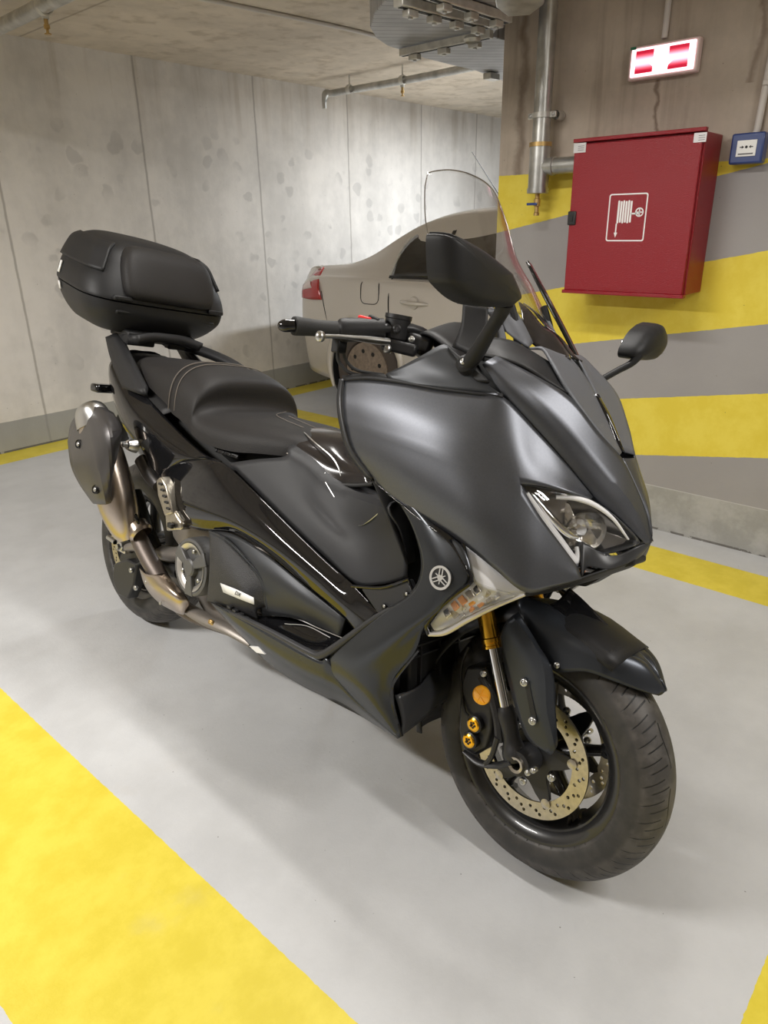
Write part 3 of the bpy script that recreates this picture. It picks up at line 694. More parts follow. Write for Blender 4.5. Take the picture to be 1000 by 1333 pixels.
def brake_disc(par, y, ro, ri, n, side, m='disc', carrier=True):
    mw = frame((0, y, 0), (1, 0, 0), (0, side, 0))
    holes = []
    for i in range(n):
        a = 2 * PI * i / n
        for j, rr in enumerate((ri + .011, (ri + ro) / 2, ro - .010)):
            q = a + (j - 1) * .075 * 1.2 + (.0 if j % 2 == 0 else .03)
            holes.append(circ(rr * math.cos(q), rr * math.sin(q), .0037, 9))
    d = plate('brake_disc', [circ(0, 0, ro, 96)] + [circ(0, 0, ri, 72)[::-1]] + [h[::-1] for h in holes], mw, .0024, m, par)
    if carrier:
        outl = []
        for i in range(60):
            a = 2 * PI * i / 60; k = .5 + .5 * math.cos(5 * a); outl.append(((.052 + (ri - .052 + .004) * k ** 2.2) * math.cos(a + .3), (.052 + (ri - .052 + .004) * k ** 2.2) * math.sin(a + .3)))
        plate('disc_carrier', [outl, circ(0, 0, .03, 20)[::-1]], mw, .004, 'cast', d, .001)
        for i in range(5):
            a = 2 * PI * i / 5 + .3; lathe('disc_button', [(.0105, 0), (.0105, .006), (.004, .0075), (0, .0075)], mw @ Vector(((ri + .002) * math.cos(a), (ri + .002) * math.sin(a), 0)), (0, side, 0), 'disc', d, 16)
            a += .63; bolt('disc_bolt', mw @ Vector((.062 * math.cos(a), .062 * math.sin(a), .004)), (0, side, 0), .0085, 'steel', d, .006)
    return d
FA = (0, 0, .2745); RA = (-1.575, 0, .286)
rf, tf = wheel('front_wheel', FA, .2745, .1925, .058, .0600, 'tyre_f', 5, STE)
rr_, tr = wheel('rear_wheel', RA, .2865, .1925, .078, .072, 'tyre_r', 5)
brake_disc(rf, -.060, .1335, .098, 20, -1); brake_disc(rf, .060, .1335, .098, 20, 1)
brake_disc(rr_, -.085, .141, .108, 20, -1)

def both(name, patches, m, **kw):
    a = panel(name, patches, m, sc, **kw); b = panel(name, patches, m, sc, mirror=True, **kw); return a, b

# ---- frame and engine behind the panels
bm = bmesh.new()
def sect(x, w, z0, z1, b=.03): return [(x, 0, z0), (x, -w + b, z0), (x, -w, z0 + b), (x, -w, (z0 + z1) / 2), (x, -w, z1 - b), (x, -w + b, z1), (x, 0, z1)]
for prf in ([sect(-1.52, .09, .66, .84), sect(-1.25, .12, .58, .78), sect(-1.0, .14, .42, .70), sect(-.75, .15, .30, .70), sect(-.55, .15, .28, .55), sect(-.36, .14, .27, .52), sect(-.27, .12, .30, .56)],
            [sect(-.40, .12, .45, .80), sect(-.30, .16, .55, .96), sect(-.18, .16, .62, .98), sect(-.08, .12, .72, .90)]):
    grid_bm(bm, prf, 2, 3); grid_bm(bm, [[mir(p) for p in r] for r in prf], 2, 3)
    for e_ in (prf[0], prf[-1]):
        bm.faces.new([bm.verts.new(p) for p in e_ + [mir(p) for p in e_[::-1][1:-1]]])
bmesh.ops.remove_doubles(bm, verts=bm.verts, dist=.001); bmesh.ops.recalc_face_normals(bm, faces=bm.faces)
finish(bm, 'engine_frame', 'core', sc, 30)

# ---- front fork
def axp(px0, t): return None
ft = Vector((-0.1564, -0.1000, 0.5801)); fb = Vector((-0.0151, -0.1000, 0.2773)); fd = (fb - ft).normalized()
def onfork(py):                                   # point on the fork line at a given share of its length
    return ft + (fb - ft) * py
for sgn in (1, -1):
    q = (lambda v: Vector((v.x, v.y * sgn, v.z)))
    top = q(ft - fd * .12); a = q(onfork(.325)); b_ = q(onfork(.70)); c_ = q(onfork(.93))
    leg = tube('fork_leg', [top, q(ft), a], .0195, 'gold', sc, 28, 2)
    lathe('fork_collar', [(.0195, -.022), (.022, -.020), (.022, -.012), (.0205, -.011), (.0205, -.006), (.0222, -.005), (.0222, .0), (.014, .001)], a, q(fd) if False else (fd.x, fd.y * sgn, fd.z), 'gold', leg, 28)
    tube('fork_slider', [a, b_], .0125, 'chrome', leg, 24, 2)
    lo = tube('fork_lower', [q(onfork(.69)), q(onfork(.74)), q(onfork(.88)), q(onfork(.97)), q(onfork(1.02))], [.0165, .020, .018, .026, .024], 'cast', sc, 20, 4)
    ax_ = Vector((0, -.097 * sgn, .2745))
    lathe('axle_boss', [(.012, .022), (.026, .020), (.030, .006), (.030, -.03), (.0, -.03)], ax_, (0, -sgn, 0), 'cast', lo, 28)
    n_ = lathe('axle_nut', [(.0105, .0), (.0105, .012)], ax_ + Vector((0, -.014 * sgn, 0)), (0, -sgn, 0), 'disc', lo, 6)
    lathe('axle_ring', [(.0105, .010), (.0165, .012), (.018, .006), (.018, 0)], ax_ + Vector((0, -.016 * sgn, 0)), (0, -sgn, 0), 'disc', lo, 24)
    # caliper behind the leg
    cp_ = prism('brake_caliper', [q(Vector(p)) for p in ((-0.1628, -0.1050, 0.4173), (-0.1171, -0.1050, 0.4363), (-0.0943, -0.1050, 0.3989), (-0.0751, -0.1050, 0.3110), (-0.0794, -0.1050, 0.2641), (-0.1049, -0.1050, 0.2328), (-0.1374, -0.1050, 0.2327), (-0.1553, -0.1050, 0.2720), (-0.1647, -0.1050, 0.3319), (-0.1687, -0.1050, 0.3845))], (0, .05 * sgn, 0), 'cast', sc, .006)
    for (p, r) in (((-0.1129, -0.1120, 0.3094), .0150), ((-0.1171, -0.1120, 0.2694), .0150)):
        p = q(Vector(p)); bc = lathe('caliper_piston_cover', [(.0, .0085), (.0055, .0085), (.006, .0105), (r * .8, .011), (r, .009), (r, 0)], p, (0, -sgn, 0), 'gold', cp_, 28)
        for k in range(5):
            t = k * 2 * PI / 5; lathe('socket', [(.0026, .0112), (.0, .0113)], p + Vector((.0052 * math.cos(t), 0, .0052 * math.sin(t))), (0, -sgn, 0), 'blackp', bc, 10)
        lathe('cover_rim', [(r, .0), (r, .008), (r + .0035, .006), (r + .0035, -.006)], p, (0, -sgn, 0), 'cast', bc, 28)
    rp_ = q(Vector((-0.1045, -0.1220, 0.3819)))
    rfl = lathe('side_reflector', [(0, .005), (.015, .0045), (.0195, .003), (.0205, 0), (.0205, -.006), (0, -.006)], rp_, (.12, -sgn, .05), 'amber', sc, 32)
    for k in range(3):
        t = k * PI / 3 + .3; tube('reflector_ridge', [rp_ + Vector((.018 * math.cos(t), -.0052 * sgn, .018 * math.sin(t))), rp_ - Vector((.018 * math.cos(t), .0052 * sgn, .018 * math.sin(t)))], .0007, 'amber', rfl, 6, 1)
    bolt('caliper_bolt', q(Vector((-0.1123, -0.1120, 0.4262))), (0, -sgn, 0), .0075, 'steel', sc, .008)
    tube('caliper_bracket', [q(Vector(p)) for p in ((-0.1289, -0.1120, 0.2359), (-0.0857, -0.1120, 0.2308), (-0.0410, -0.1120, 0.2488), (-0.0126, -0.1120, 0.2743))], [.006, .011, .012, .016], 'cast', sc, 10, 4, (), .6)
    tube('caliper_bracket', [q(Vector(p)) for p in ((-0.0528, -0.1180, 0.3087), (-0.0586, -0.1180, 0.2616), (-0.0694, -0.1180, 0.2380))], [.007, .006, .006], 'cast', sc, 8, 4)
    tube('caliper_bracket', [q(Vector(p)) for p in ((-0.1211, -0.1100, 0.4150), (-0.0884, -0.1100, 0.3856), (-0.0650, -0.1100, 0.3439), (-0.0485, -0.1100, 0.2992))], [.008, .010, .010, .012], 'cast', sc, 8, 4)
    tube('brake_hose', [q(Vector(p)) for p in ((-0.1778, -0.0850, 0.4526), (-0.1803, -0.0950, 0.4075), (-0.1639, -0.1050, 0.3595), (-0.1441, -0.1120, 0.3254), (-0.1326, -0.1120, 0.3181))], .0032, 'rubber', sc, 8, 5)
    bolt('pinch_bolt', q(Vector((0.0304, -0.1180, 0.2751))), (0, -sgn, 0), .0065, 'steel', sc, .012)
    bolt('pinch_bolt', q(Vector((0.0406, -0.1180, 0.2856))), (0, -sgn, 0), .0060, 'steel', sc, .012)

# ---- front mudguard: body, side guards, rear flap
fen = [[(-0.0646, -0.0880, 0.5679), (-0.0176, -0.0900, 0.5167), (0.0270, -0.0900, 0.4838), (0.0852, -0.0840, 0.5050), (0.1344, -0.0680, 0.5025), (0.1780, -0.0420, 0.4936), (0.2031, -0.0120, 0.4865)],
       [(-0.0801, -0.0860, 0.5852), (-0.0246, -0.0880, 0.5627), (0.0344, -0.0860, 0.5425), (0.0841, -0.0780, 0.5411), (0.1305, -0.0620, 0.5369), (0.1755, -0.0380, 0.5180), (0.2080, -0.0080, 0.4906)],
       [(-0.0759, -0.0700, 0.5970), (-0.0219, -0.0700, 0.5844), (0.0310, -0.0680, 0.5692), (0.0786, -0.0620, 0.5604), (0.1273, -0.0480, 0.5510), (0.1737, -0.0280, 0.5349), (0.2096, -0.0040, 0.4965)],
       [(-0.0306, -0.0480, 0.5919), (0.0061, -0.0480, 0.5819), (0.0420, -0.0460, 0.5654), (0.0813, -0.0440, 0.5525), (0.1227, -0.0360, 0.5478), (0.1655, -0.0180, 0.5400), (0.2017, 0.0040, 0.5050)]]
panel('front_mudguard', fen, 'fender', sc, 6, 5, .004, ang=30)
panel('front_mudguard', fen, 'fender', sc, 6, 5, .004, ang=30, mirror=True)
crn = [(-0.0177, 0.0000, 0.6242), (0.0126, 0.0000, 0.6112), (0.0466, 0.0000, 0.5934), (0.0871, 0.0000, 0.5723), (0.1315, 0.0000, 0.5569), (0.1755, 0.0000, 0.5299), (0.2108, 0.0000, 0.4974)]
crm = [tuple((a_ + b_) / 2 - c_ for a_, b_, c_ in zip(p, q_, (0, 0, d_))) for p, q_, d_ in zip(fen[3], crn, (.008, .007, .005, .003, 0, -.003, -.002))]
both('mudguard_crown', [fen[3][:5], crm[:5], crn[:5]], 'gloss', k=5, kr=4, thick=.004)
both('mudguard_tip', [fen[3][4:], crm[4:], crn[4:]], 'fender', k=5, kr=4, thick=.004)
for sgn in (1, -1):
    q = (lambda v: (v[0], v[1] * sgn, v[2]))
    g = [[(-0.0871, -0.1180, 0.5194), (-0.0746, -0.1180, 0.4842), (-0.0525, -0.1180, 0.4379), (0.0058, -0.1180, 0.3445), (0.0607, -0.1180, 0.3299)],
         [(-0.0796, -0.1220, 0.5496), (-0.0470, -0.1260, 0.5251), (-0.0056, -0.1280, 0.4819), (0.0269, -0.1260, 0.4008), (0.0695, -0.1200, 0.3335)],
         [(-0.0697, -0.1180, 0.5687), (-0.0157, -0.1240, 0.5367), (0.0226, -0.1280, 0.4937), (0.0439, -0.1260, 0.4169), (0.0733, -0.1200, 0.3471)],
         [(-0.0632, -0.1080, 0.5772), (-0.0116, -0.1080, 0.5298), (0.0318, -0.1100, 0.4895), (0.0536, -0.1100, 0.4163), (0.0699, -0.1100, 0.3533)]]
    gp = panel('mudguard_side_guard', g, 'fender', sc, 5, 5, .004, brr=(2,), mirror=sgn < 0, ang=25)
    q3 = [q(p) for p in ((-0.0127, -0.1310, 0.4569), (-0.0031, -0.1310, 0.4610), (0.0297, -0.1300, 0.3902), (0.0193, -0.1300, 0.3819))]
    prism('guard_slot', q3, (0, .004 * sgn, 0), 'blackp', gp, .001)
    bolt('guard_bolt', q((-0.0104, -0.1310, 0.4546)), (0, -sgn, 0), .0085, 'steel', gp, .006)
    bolt('guard_bolt', q((0.0218, -0.1300, 0.3865)), (0, -sgn, 0), .0085, 'steel', gp, .006)
    bolt('mudguard_bolt', q((0.0304, -0.0920, 0.4972)), (.3, -sgn, .2), .006, 'steel', sc, .004)
arc = []
for yy, dr in ((-.076, -.018), (-.070, 0), (-.035, .012), (0, .016), (.035, .012), (.070, 0), (.076, -.018)):
    arc.append([((.298 + dr) * math.cos(a), yy, .2745 + (.298 + dr) * math.sin(a)) for a in [math.radians(t) for t in (62, 85, 110, 135, 160, 182, 196)]])
panel('mudguard_rear_flap', arc, 'plastic', sc, 4, 3, .004)

# ---- radiator and inner cowl
rd = box('radiator', (-.285, 0, .44), (.03, .34, .27), 'core', sc, Matrix.Rotation(-.15, 3, 'Y'), .006)
for i in range(9):
    box('radiator_fin', (-.262 + .004 * i - .012, 0, .33 + .028 * i), (.008, .33, .004), 'trim', rd, bev=0)
for y in (-.14, -.07, 0, .07, .14): box('radiator_bar', (-.268, y, .44), (.014, .006, .26), 'cast', rd, Matrix.Rotation(-.15, 3, 'Y'), 0)
panel('lower_spoiler', [[(-0.2172, -0.2280, 0.2696), (-0.2308, -0.1500, 0.2694), (-.24, -.05, .285), (-.24, .05, .285), (-.24, .12, .285), (-.23, .225, .275)],
                        [(-0.2237, -0.2220, 0.3002), (-0.2327, -0.1500, 0.3148), (-.235, -.05, .335), (-.235, .05, .335), (-.235, .12, .335), (-.225, .218, .31)],
                        [(-0.2491, -0.2250, 0.3481), (-0.2385, -0.1600, 0.3553), (-.27, -.05, .37), (-.27, .05, .37), (-.27, .15, .37), (-.25, .22, .36)]], 'trim', sc, 5, 5, .005)

# ---- front bodywork
Atop = [(-0.4956, -0.2360, 0.9716), (-0.4261, -0.2400, 0.9832), (-0.3406, -0.2380, 0.9879), (-0.2425, -0.2280, 0.9879), (-0.1674, -0.2120, 0.9916), (-0.1254, -0.1960, 0.9911), (-0.0663, -0.1540, 0.9366), (-0.0148, -0.1220, 0.8860), (0.0326, -0.0900, 0.8343)]
Amid0 = [(-0.4755, -0.2520, 0.9349), (-0.3962, -0.2580, 0.9336), (-0.3097, -0.2580, 0.9345), (-0.2178, -0.2520, 0.9258), (-0.1477, -0.2350, 0.9193), (-0.0928, -0.2040, 0.9192), (-0.0488, -0.1680, 0.8904), (-0.0003, -0.1360, 0.8596), (0.0345, -0.0960, 0.8322)]
Amid1 = [(-0.4577, -0.2580, 0.8925), (-0.3675, -0.2660, 0.8854), (-0.2756, -0.2680, 0.8805), (-0.1946, -0.2620, 0.8722), (-0.1276, -0.2430, 0.8623), (-0.0534, -0.2070, 0.8456), (-0.0235, -0.1800, 0.8467), (0.0128, -0.1480, 0.8418), (0.0396, -0.1100, 0.8329)]
Bmid1 = [(-0.4577, -0.2580, 0.8925), (-0.3675, -0.2660, 0.8854), (-0.2756, -0.2680, 0.8805), (-0.1946, -0.2620, 0.8722), (-0.1276, -0.2430, 0.8623), (-0.0534, -0.2070, 0.8456), (-0.0191, -0.1870, 0.7985), (0.0157, -0.1560, 0.7514), (0.0462, -0.1220, 0.7061)]
Bmid2 = [(-0.4237, -0.2580, 0.8389), (-0.3457, -0.2660, 0.8336), (-0.2586, -0.2700, 0.8181), (-0.1759, -0.2660, 0.7993), (-0.1053, -0.2560, 0.7767), (-0.0566, -0.2320, 0.7614), (-0.0082, -0.2040, 0.7315), (0.0250, -0.1650, 0.7072), (0.0541, -0.1240, 0.6955)]
Bbot = [(-0.3672, -0.2460, 0.7904), (-0.3079, -0.2500, 0.7626), (-0.2352, -0.2520, 0.7463), (-0.1643, -0.2500, 0.7312), (-0.1116, -0.2440, 0.7124), (-0.0553, -0.2340, 0.6866), (-0.0002, -0.2140, 0.6586), (0.0297, -0.1660, 0.6721), (0.0576, -0.1220, 0.6889)]
fp = both('front_side_panel', [[Atop, Amid0, Amid1], [Bmid1, Bmid2, Bbot]], 'satin', k=6, kr=6, thick=.004, ang=45, brc=(5,), only=((2,), (0,)))
nose = [[(-0.1756, -0.2050, 1.0443), (-0.1281, -0.1900, 0.9938), (-0.0673, -0.1500, 0.9379), (-0.0174, -0.1180, 0.8883), (0.0333, -0.0850, 0.8341), (0.0673, -0.0620, 0.8100), (0.0963, -0.0360, 0.7827), (0.1182, -0.0120, 0.7593)],
        [(-0.1694, -0.2030, 1.0494), (-0.1067, -0.1840, 0.9998), (-0.0480, -0.1440, 0.9441), (-0.0023, -0.1120, 0.8983), (0.0465, -0.0800, 0.8471), (0.0759, -0.0560, 0.8204), (0.1020, -0.0320, 0.7898), (0.1203, -0.0100, 0.7597)],
        [(-0.1675, -0.1900, 1.0562), (-0.0909, -0.1650, 1.0097), (-0.0267, -0.1260, 0.9535), (0.0150, -0.0960, 0.9099), (0.0623, -0.0620, 0.8612), (0.0866, -0.0420, 0.8323), (0.1066, -0.0220, 0.7974), (0.1221, -0.0050, 0.7626)],
        [(-0.1715, -0.1700, 1.0616), (-0.0891, -0.1400, 1.0323), (-0.0361, -0.1040, 1.0032), (0.0098, -0.0720, 0.9516), (0.0472, -0.0300, 0.9077), (0.0800, -0.0140, 0.8568), (0.1058, -0.0060, 0.8121), (0.1225, 0.0000, 0.7651)]]
both('nose_cowl', nose, 'satin', k=6, kr=5, brr=(2,), thick=.004, ang=28)
nr = [(0.0472, -0.0300, 0.9077), (0.0800, -0.0140, 0.8568), (0.1058, -0.0060, 0.8121), (0.1225, 0.0000, 0.7651)]
panel('nose_ridge', [nr, [(x + .004, 0, z) for x, y, z in nr], [mir(p) for p in nr]], 'satin', sc, 6, 4, .004)
uc = [[(-0.3794, -0.2360, 0.9999), (-0.3454, -0.2340, 1.0176), (-0.3019, -0.2260, 1.0450), (-0.2675, -0.2060, 1.0705), (-0.2400, -0.2060, 1.0516)],
      [(-0.3710, -0.2400, 0.9961), (-0.3152, -0.2360, 1.0031), (-0.2559, -0.2300, 1.0179), (-0.2142, -0.2160, 1.0308), (-0.1848, -0.2050, 1.0208)],
      [(-0.3636, -0.2400, 0.9894), (-0.2873, -0.2360, 0.9889), (-0.2170, -0.2260, 0.9899), (-0.1620, -0.2100, 0.9924), (-0.1259, -0.1960, 0.9938)]]
both('upper_side_cover', uc, 'cover_grey', k=5, kr=5, thick=.004)
both('cowl_inner_edge', [[(-0.5093, -0.2320, 0.9734), (-0.4951, -0.2460, 0.9324), (-0.4743, -0.2520, 0.8866), (-0.4395, -0.2520, 0.8309), (-0.3847, -0.2400, 0.7831)],
                         [(-0.4918, -0.2380, 0.9752), (-0.4758, -0.2540, 0.9348), (-0.4552, -0.2600, 0.8896), (-0.4215, -0.2600, 0.8377), (-0.3655, -0.2480, 0.7909)]], 'trim', k=5, kr=2, thick=.01)
both('cowl_inner_edge', [[(-0.5057, -0.2320, 0.9803), (-0.4318, -0.2360, 0.9937), (-0.3769, -0.2360, 0.9972), (-0.2951, -0.2340, 0.9909), (-0.2036, -0.2200, 0.9906), (-0.1265, -0.1960, 0.9965)],
                         [(-0.4916, -0.2400, 0.9719), (-0.4224, -0.2440, 0.9834), (-0.3369, -0.2420, 0.9866), (-0.2392, -0.2320, 0.9867), (-0.1644, -0.2160, 0.9904), (-0.1239, -0.1980, 0.9898)]], 'plastic', k=5, kr=2, thick=.006)
# inner leg shield facing the rider
for sgn in (1, -1):
    g = [[(-0.5017, -0.2350, 0.9742), (-0.4582, -0.2520, 0.8731), (-0.3765, -0.2420, 0.7850), (-0.2588, -0.2350, 0.6350)], [(-.36, -.15, .98), (-.35, -.15, .88), (-.33, -.15, .78), (-.30, -.15, .62)], [(-.34, 0, .99), (-.34, 0, .88), (-.34, 0, .78), (-.34, 0, .62)]]
    panel('leg_shield', g, 'plastic', sc, 5, 4, .004, mirror=sgn < 0)

# mirror base plates and mirrors
def mirror_set(sgn):
    q = (lambda v: (v[0], v[1] * sgn, v[2]))
    bp_ = prism('mirror_base', [q(p) for p in ((-0.2596, -0.2140, 1.0705), (-0.2356, -0.2140, 1.0599), (-0.1965, -0.2140, 1.0414), (-0.1571, -0.2100, 1.0197), (-0.1561, -0.2100, 1.0142), (-0.1770, -0.2140, 1.0128), (-0.2022, -0.2160, 1.0237))], (.0, .012 * sgn, -.004), 'plastic', sc, .003)
    pv = Vector(q((-0.2008, -0.2220, 1.0389)))
    lathe('pivot', [(.0, .014), (.010, .014), (.0165, .008), (.018, -.012), (.0, -.014)], pv, (.25, -sgn, .35), 'plastic', bp_, 28)
    bolt('pivot_bolt', pv + Vector((.004, -.0135 * sgn, .005)), (.25, -sgn, .35), .006, 'steel', bp_, .004)
def mirror_obj(pts, cen_, arm, glassn):
    """housing from an outline in the mirror plane, domed forwards"""
    bm = bmesh.new(); c = sum((Vector(p) for p in pts), Vector()) / len(pts)
    rim_ = catmull([*pts, pts[0]], 5)[:-1]; rings = []
    for f_, d_ in ((.93, -.014), (1.0, -.012), (1.0, 0), (.99, .012), (.965, .022), (.90, .032), (.72, .040), (.40, .046), (.12, .048)):
        rings.append([bm.verts.new(c + (Vector(p) - c) * f_ + Vector((d_, 0, 0))) for p in rim_])
    for a, b in zip(rings[:-1], rings[1:]):
        for i in range(len(a)): bm.faces.new([a[i], a[(i + 1) % len(a)], b[(i + 1) % len(a)], b[i]])
    bm.faces.new(rings[-1]); bmesh.ops.recalc_face_normals(bm, faces=bm.faces)
    h = finish(bm, 'rear_view_mirror', 'plastic', sc, 50)
    gl = [tuple(c + (Vector(p) - c) * .93 + Vector((-.0125, 0, 0))) for p in rim_[::2]]
    prism('mirror_glass', gl, (-.002, 0, 0), 'mirror', h, 0)
    tube('mirror_arm', arm[0], arm[1], 'plastic', h, 16, 5, (), .8)
    return h
for s in (1, -1): mirror_set(s)
mirror_obj([(-0.1110, -0.4707, 1.2185), (-0.1110, -0.4622, 1.2213), (-0.1110, -0.3861, 1.2132), (-0.1110, -0.3027, 1.1953), (-0.1110, -0.2867, 1.1883), (-0.1110, -0.2519, 1.1612), (-0.1110, -0.2605, 1.1500), (-0.1110, -0.2857, 1.1391), (-0.1110, -0.3640, 1.1323), (-0.1110, -0.4062, 1.1358), (-0.1110, -0.4444, 1.1483), (-0.1110, -0.4599, 1.1580), (-0.1110, -0.4702, 1.1856), (-0.1110, -0.4767, 1.2131)], None,
           ([(-0.2000, -0.2220, 1.0348), (-0.1780, -0.2280, 1.0589), (-0.1446, -0.2450, 1.1006), (-0.1157, -0.2620, 1.1318), (-0.1071, -0.2680, 1.1466)], [.015, .0165, .014, .014, .016]), None)
mirror_obj([(-0.1100, 0.3045, 1.1780), (-0.1100, 0.3486, 1.1883), (-0.1100, 0.3842, 1.1747), (-0.1100, 0.3994, 1.1478), (-0.1100, 0.3739, 1.1168), (-0.1100, 0.3354, 1.1029), (-0.1100, 0.2714, 1.0995), (-0.1100, 0.2408, 1.1021), (-0.1100, 0.2391, 1.1222), (-0.1100, 0.2678, 1.1570)], None,
           ([(-0.1549, 0.2000, 1.0294), (-0.1400, 0.2100, 1.0421), (-0.1116, 0.2350, 1.0710), (-0.0915, 0.2500, 1.0896), (-0.0823, 0.2600, 1.1099)], [.008, .009, .0095, .010, .014]), None)

# ---- headlamps, chin
for sgn in (1, -1):
    mi = sgn < 0
    ht = [(-0.0528, -0.2050, 0.8442), (-0.0282, -0.1820, 0.8443), (0.0113, -0.1450, 0.8413), (0.0386, -0.1040, 0.8308), (0.0754, -0.0720, 0.8070), (0.1101, -0.0340, 0.7700)]
    hm = [(-0.0504, -0.2060, 0.8434), (-0.0118, -0.1840, 0.8157), (0.0243, -0.1400, 0.7811), (0.0413, -0.1040, 0.7894), (0.0713, -0.0680, 0.7689), (0.1099, -0.0340, 0.7640)]
    hb_ = [(-0.0495, -0.2040, 0.8407), (-0.0075, -0.1720, 0.7772), (0.0432, -0.1160, 0.7058), (0.0354, -0.0960, 0.7471), (0.0661, -0.0660, 0.7314), (0.1087, -0.0340, 0.7562)]
    hl = panel('headlamp', [ht, hm, hb_], 'lens', sc, 6, 6, .0025, mirror=mi, ang=60)
    back = [[(x - .030, y + .022, z - .004) for x, y, z in r] for r in (ht, hm, hb_)]
    panel('lamp_housing', back, 'dkglass', hl, 6, 6, .003, mirror=mi, ang=60)
    q = (lambda v: Vector((v[0], v[1] * sgn, v[2])))
    # bright surround between lens rim and housing
    rim_a = ht + hb_[::-1]; inn = [(x - .030, y + .022, z - .004) for x, y, z in rim_a]
    panel('lamp_rim', [[q(p) for p in rim_a], [q(p) for p in inn]], 'satin', hl, 3, 2, .002, ang=50)
    tube('light_guide', [q(p) for p in ((-0.0426, -0.1960, 0.8305), (-0.0160, -0.1720, 0.7880), (0.0132, -0.1400, 0.7445), (0.0326, -0.1140, 0.7142), (0.0340, -0.1060, 0.7256), (0.0277, -0.1020, 0.7382))], [.004, .0085, .0095, .009, .006, .004], 'wht_sp', hl, 12, 6)
    tube('light_guide', [q(p) for p in ((-0.0082, -0.1500, 0.8285), (0.0230, -0.1280, 0.8316), (0.0493, -0.1000, 0.8216), (0.0754, -0.0760, 0.8016), (0.0966, -0.0420, 0.7656))], [.004, .0055, .0045, .0032, .002], 'wht_sp', hl, 12, 6)
    tube('lamp_ridge', [q(p) for p in ((-0.0445, -0.1760, 0.8288), (-0.0101, -0.1560, 0.7924), (0.0172, -0.1320, 0.7653), (0.0294, -0.1100, 0.7574))], [.003, .007, .007, .004], 'chrome', hl, 10, 5)
    prj = q((0.0232, -0.0880, 0.7713))
    lathe('projector_bowl', [(.040, .020), (.036, .006), (.026, -.006), (.010, -.012), (0, -.013)], prj, (.80, -.60 * sgn, -.10), 'reflector', hl, 32)
    lathe('projector_lens', [(0, .012), (.010, .010), (.017, .003), (.018, -.008)], prj + Vector((-.004, 0, -.002)), (.80, -.60 * sgn, -.10), 'chrome', hl, 28)
    prism('lamp_divider', [q(p) for p in ((-0.0092, -0.1120, 0.8185), (0.0023, -0.1120, 0.8168), (0.0232, -0.1080, 0.7821), (0.0110, -0.1120, 0.7674), (-0.0009, -0.1160, 0.7736))], (-.012, .012 * sgn, 0), 'reflector', hl, .002)
    prism('lamp_divider', [q(p) for p in ((0.0351, -0.0700, 0.7697), (0.0510, -0.0660, 0.7735), (0.0936, -0.0340, 0.7639), (0.0876, -0.0360, 0.7534), (0.0622, -0.0600, 0.7370))], (-.008, .010 * sgn, 0), 'dkglass', hl, .002)
    chin = [[(0.0336, -0.1000, 0.7501), (0.0495, -0.0880, 0.7427), (0.0681, -0.0700, 0.7309), (0.0895, -0.0520, 0.7349), (0.1092, -0.0300, 0.7529), (0.1208, -0.0020, 0.7634)],
            [(0.0458, -0.1120, 0.7209), (0.0545, -0.0900, 0.7236), (0.0783, -0.0720, 0.7163), (0.0948, -0.0520, 0.7245), (0.1105, -0.0260, 0.7393), (0.1202, 0.0000, 0.7554)],
            [(0.0558, -0.1200, 0.6925), (0.0528, -0.0980, 0.7062), (0.0791, -0.0760, 0.7066), (0.0949, -0.0540, 0.7143), (0.1091, -0.0240, 0.7280), (0.1116, 0.0020, 0.7360)]]
    panel('headlamp_chin', chin, 'trim', sc, 5, 5, .005, mirror=mi)
    und = [[(-0.0013, -0.2120, 0.6579), (0.0287, -0.1640, 0.6715), (0.0564, -0.1200, 0.6897), (0.0820, -0.0760, 0.7075), (0.1079, -0.0200, 0.7256)], [(-0.0279, -0.1600, 0.6355), (-0.0058, -0.1200, 0.6421), (0.0237, -0.0800, 0.6575), (0.0629, -0.0400, 0.6824), (0.0948, 0.0000, 0.7050)], [(-.09, -.10, .645), (-.05, -.08, .655), (-.01, -.05, .665), (.03, -.02, .675), (.05, 0, .680)]]
    panel('nose_underside', und, 'plastic', sc, 4, 4, .004, mirror=mi)
prism('horn_bracket', [(0.0011, -0.0300, 0.6419), (0.0410, -0.0300, 0.6881), (0.1095, -0.0300, 0.7380), (0.1137, -0.0300, 0.7182), (0.0784, -0.0300, 0.6981), (0.0283, -0.0300, 0.6476)], (0, .06, 0), 'plastic', sc, .004)

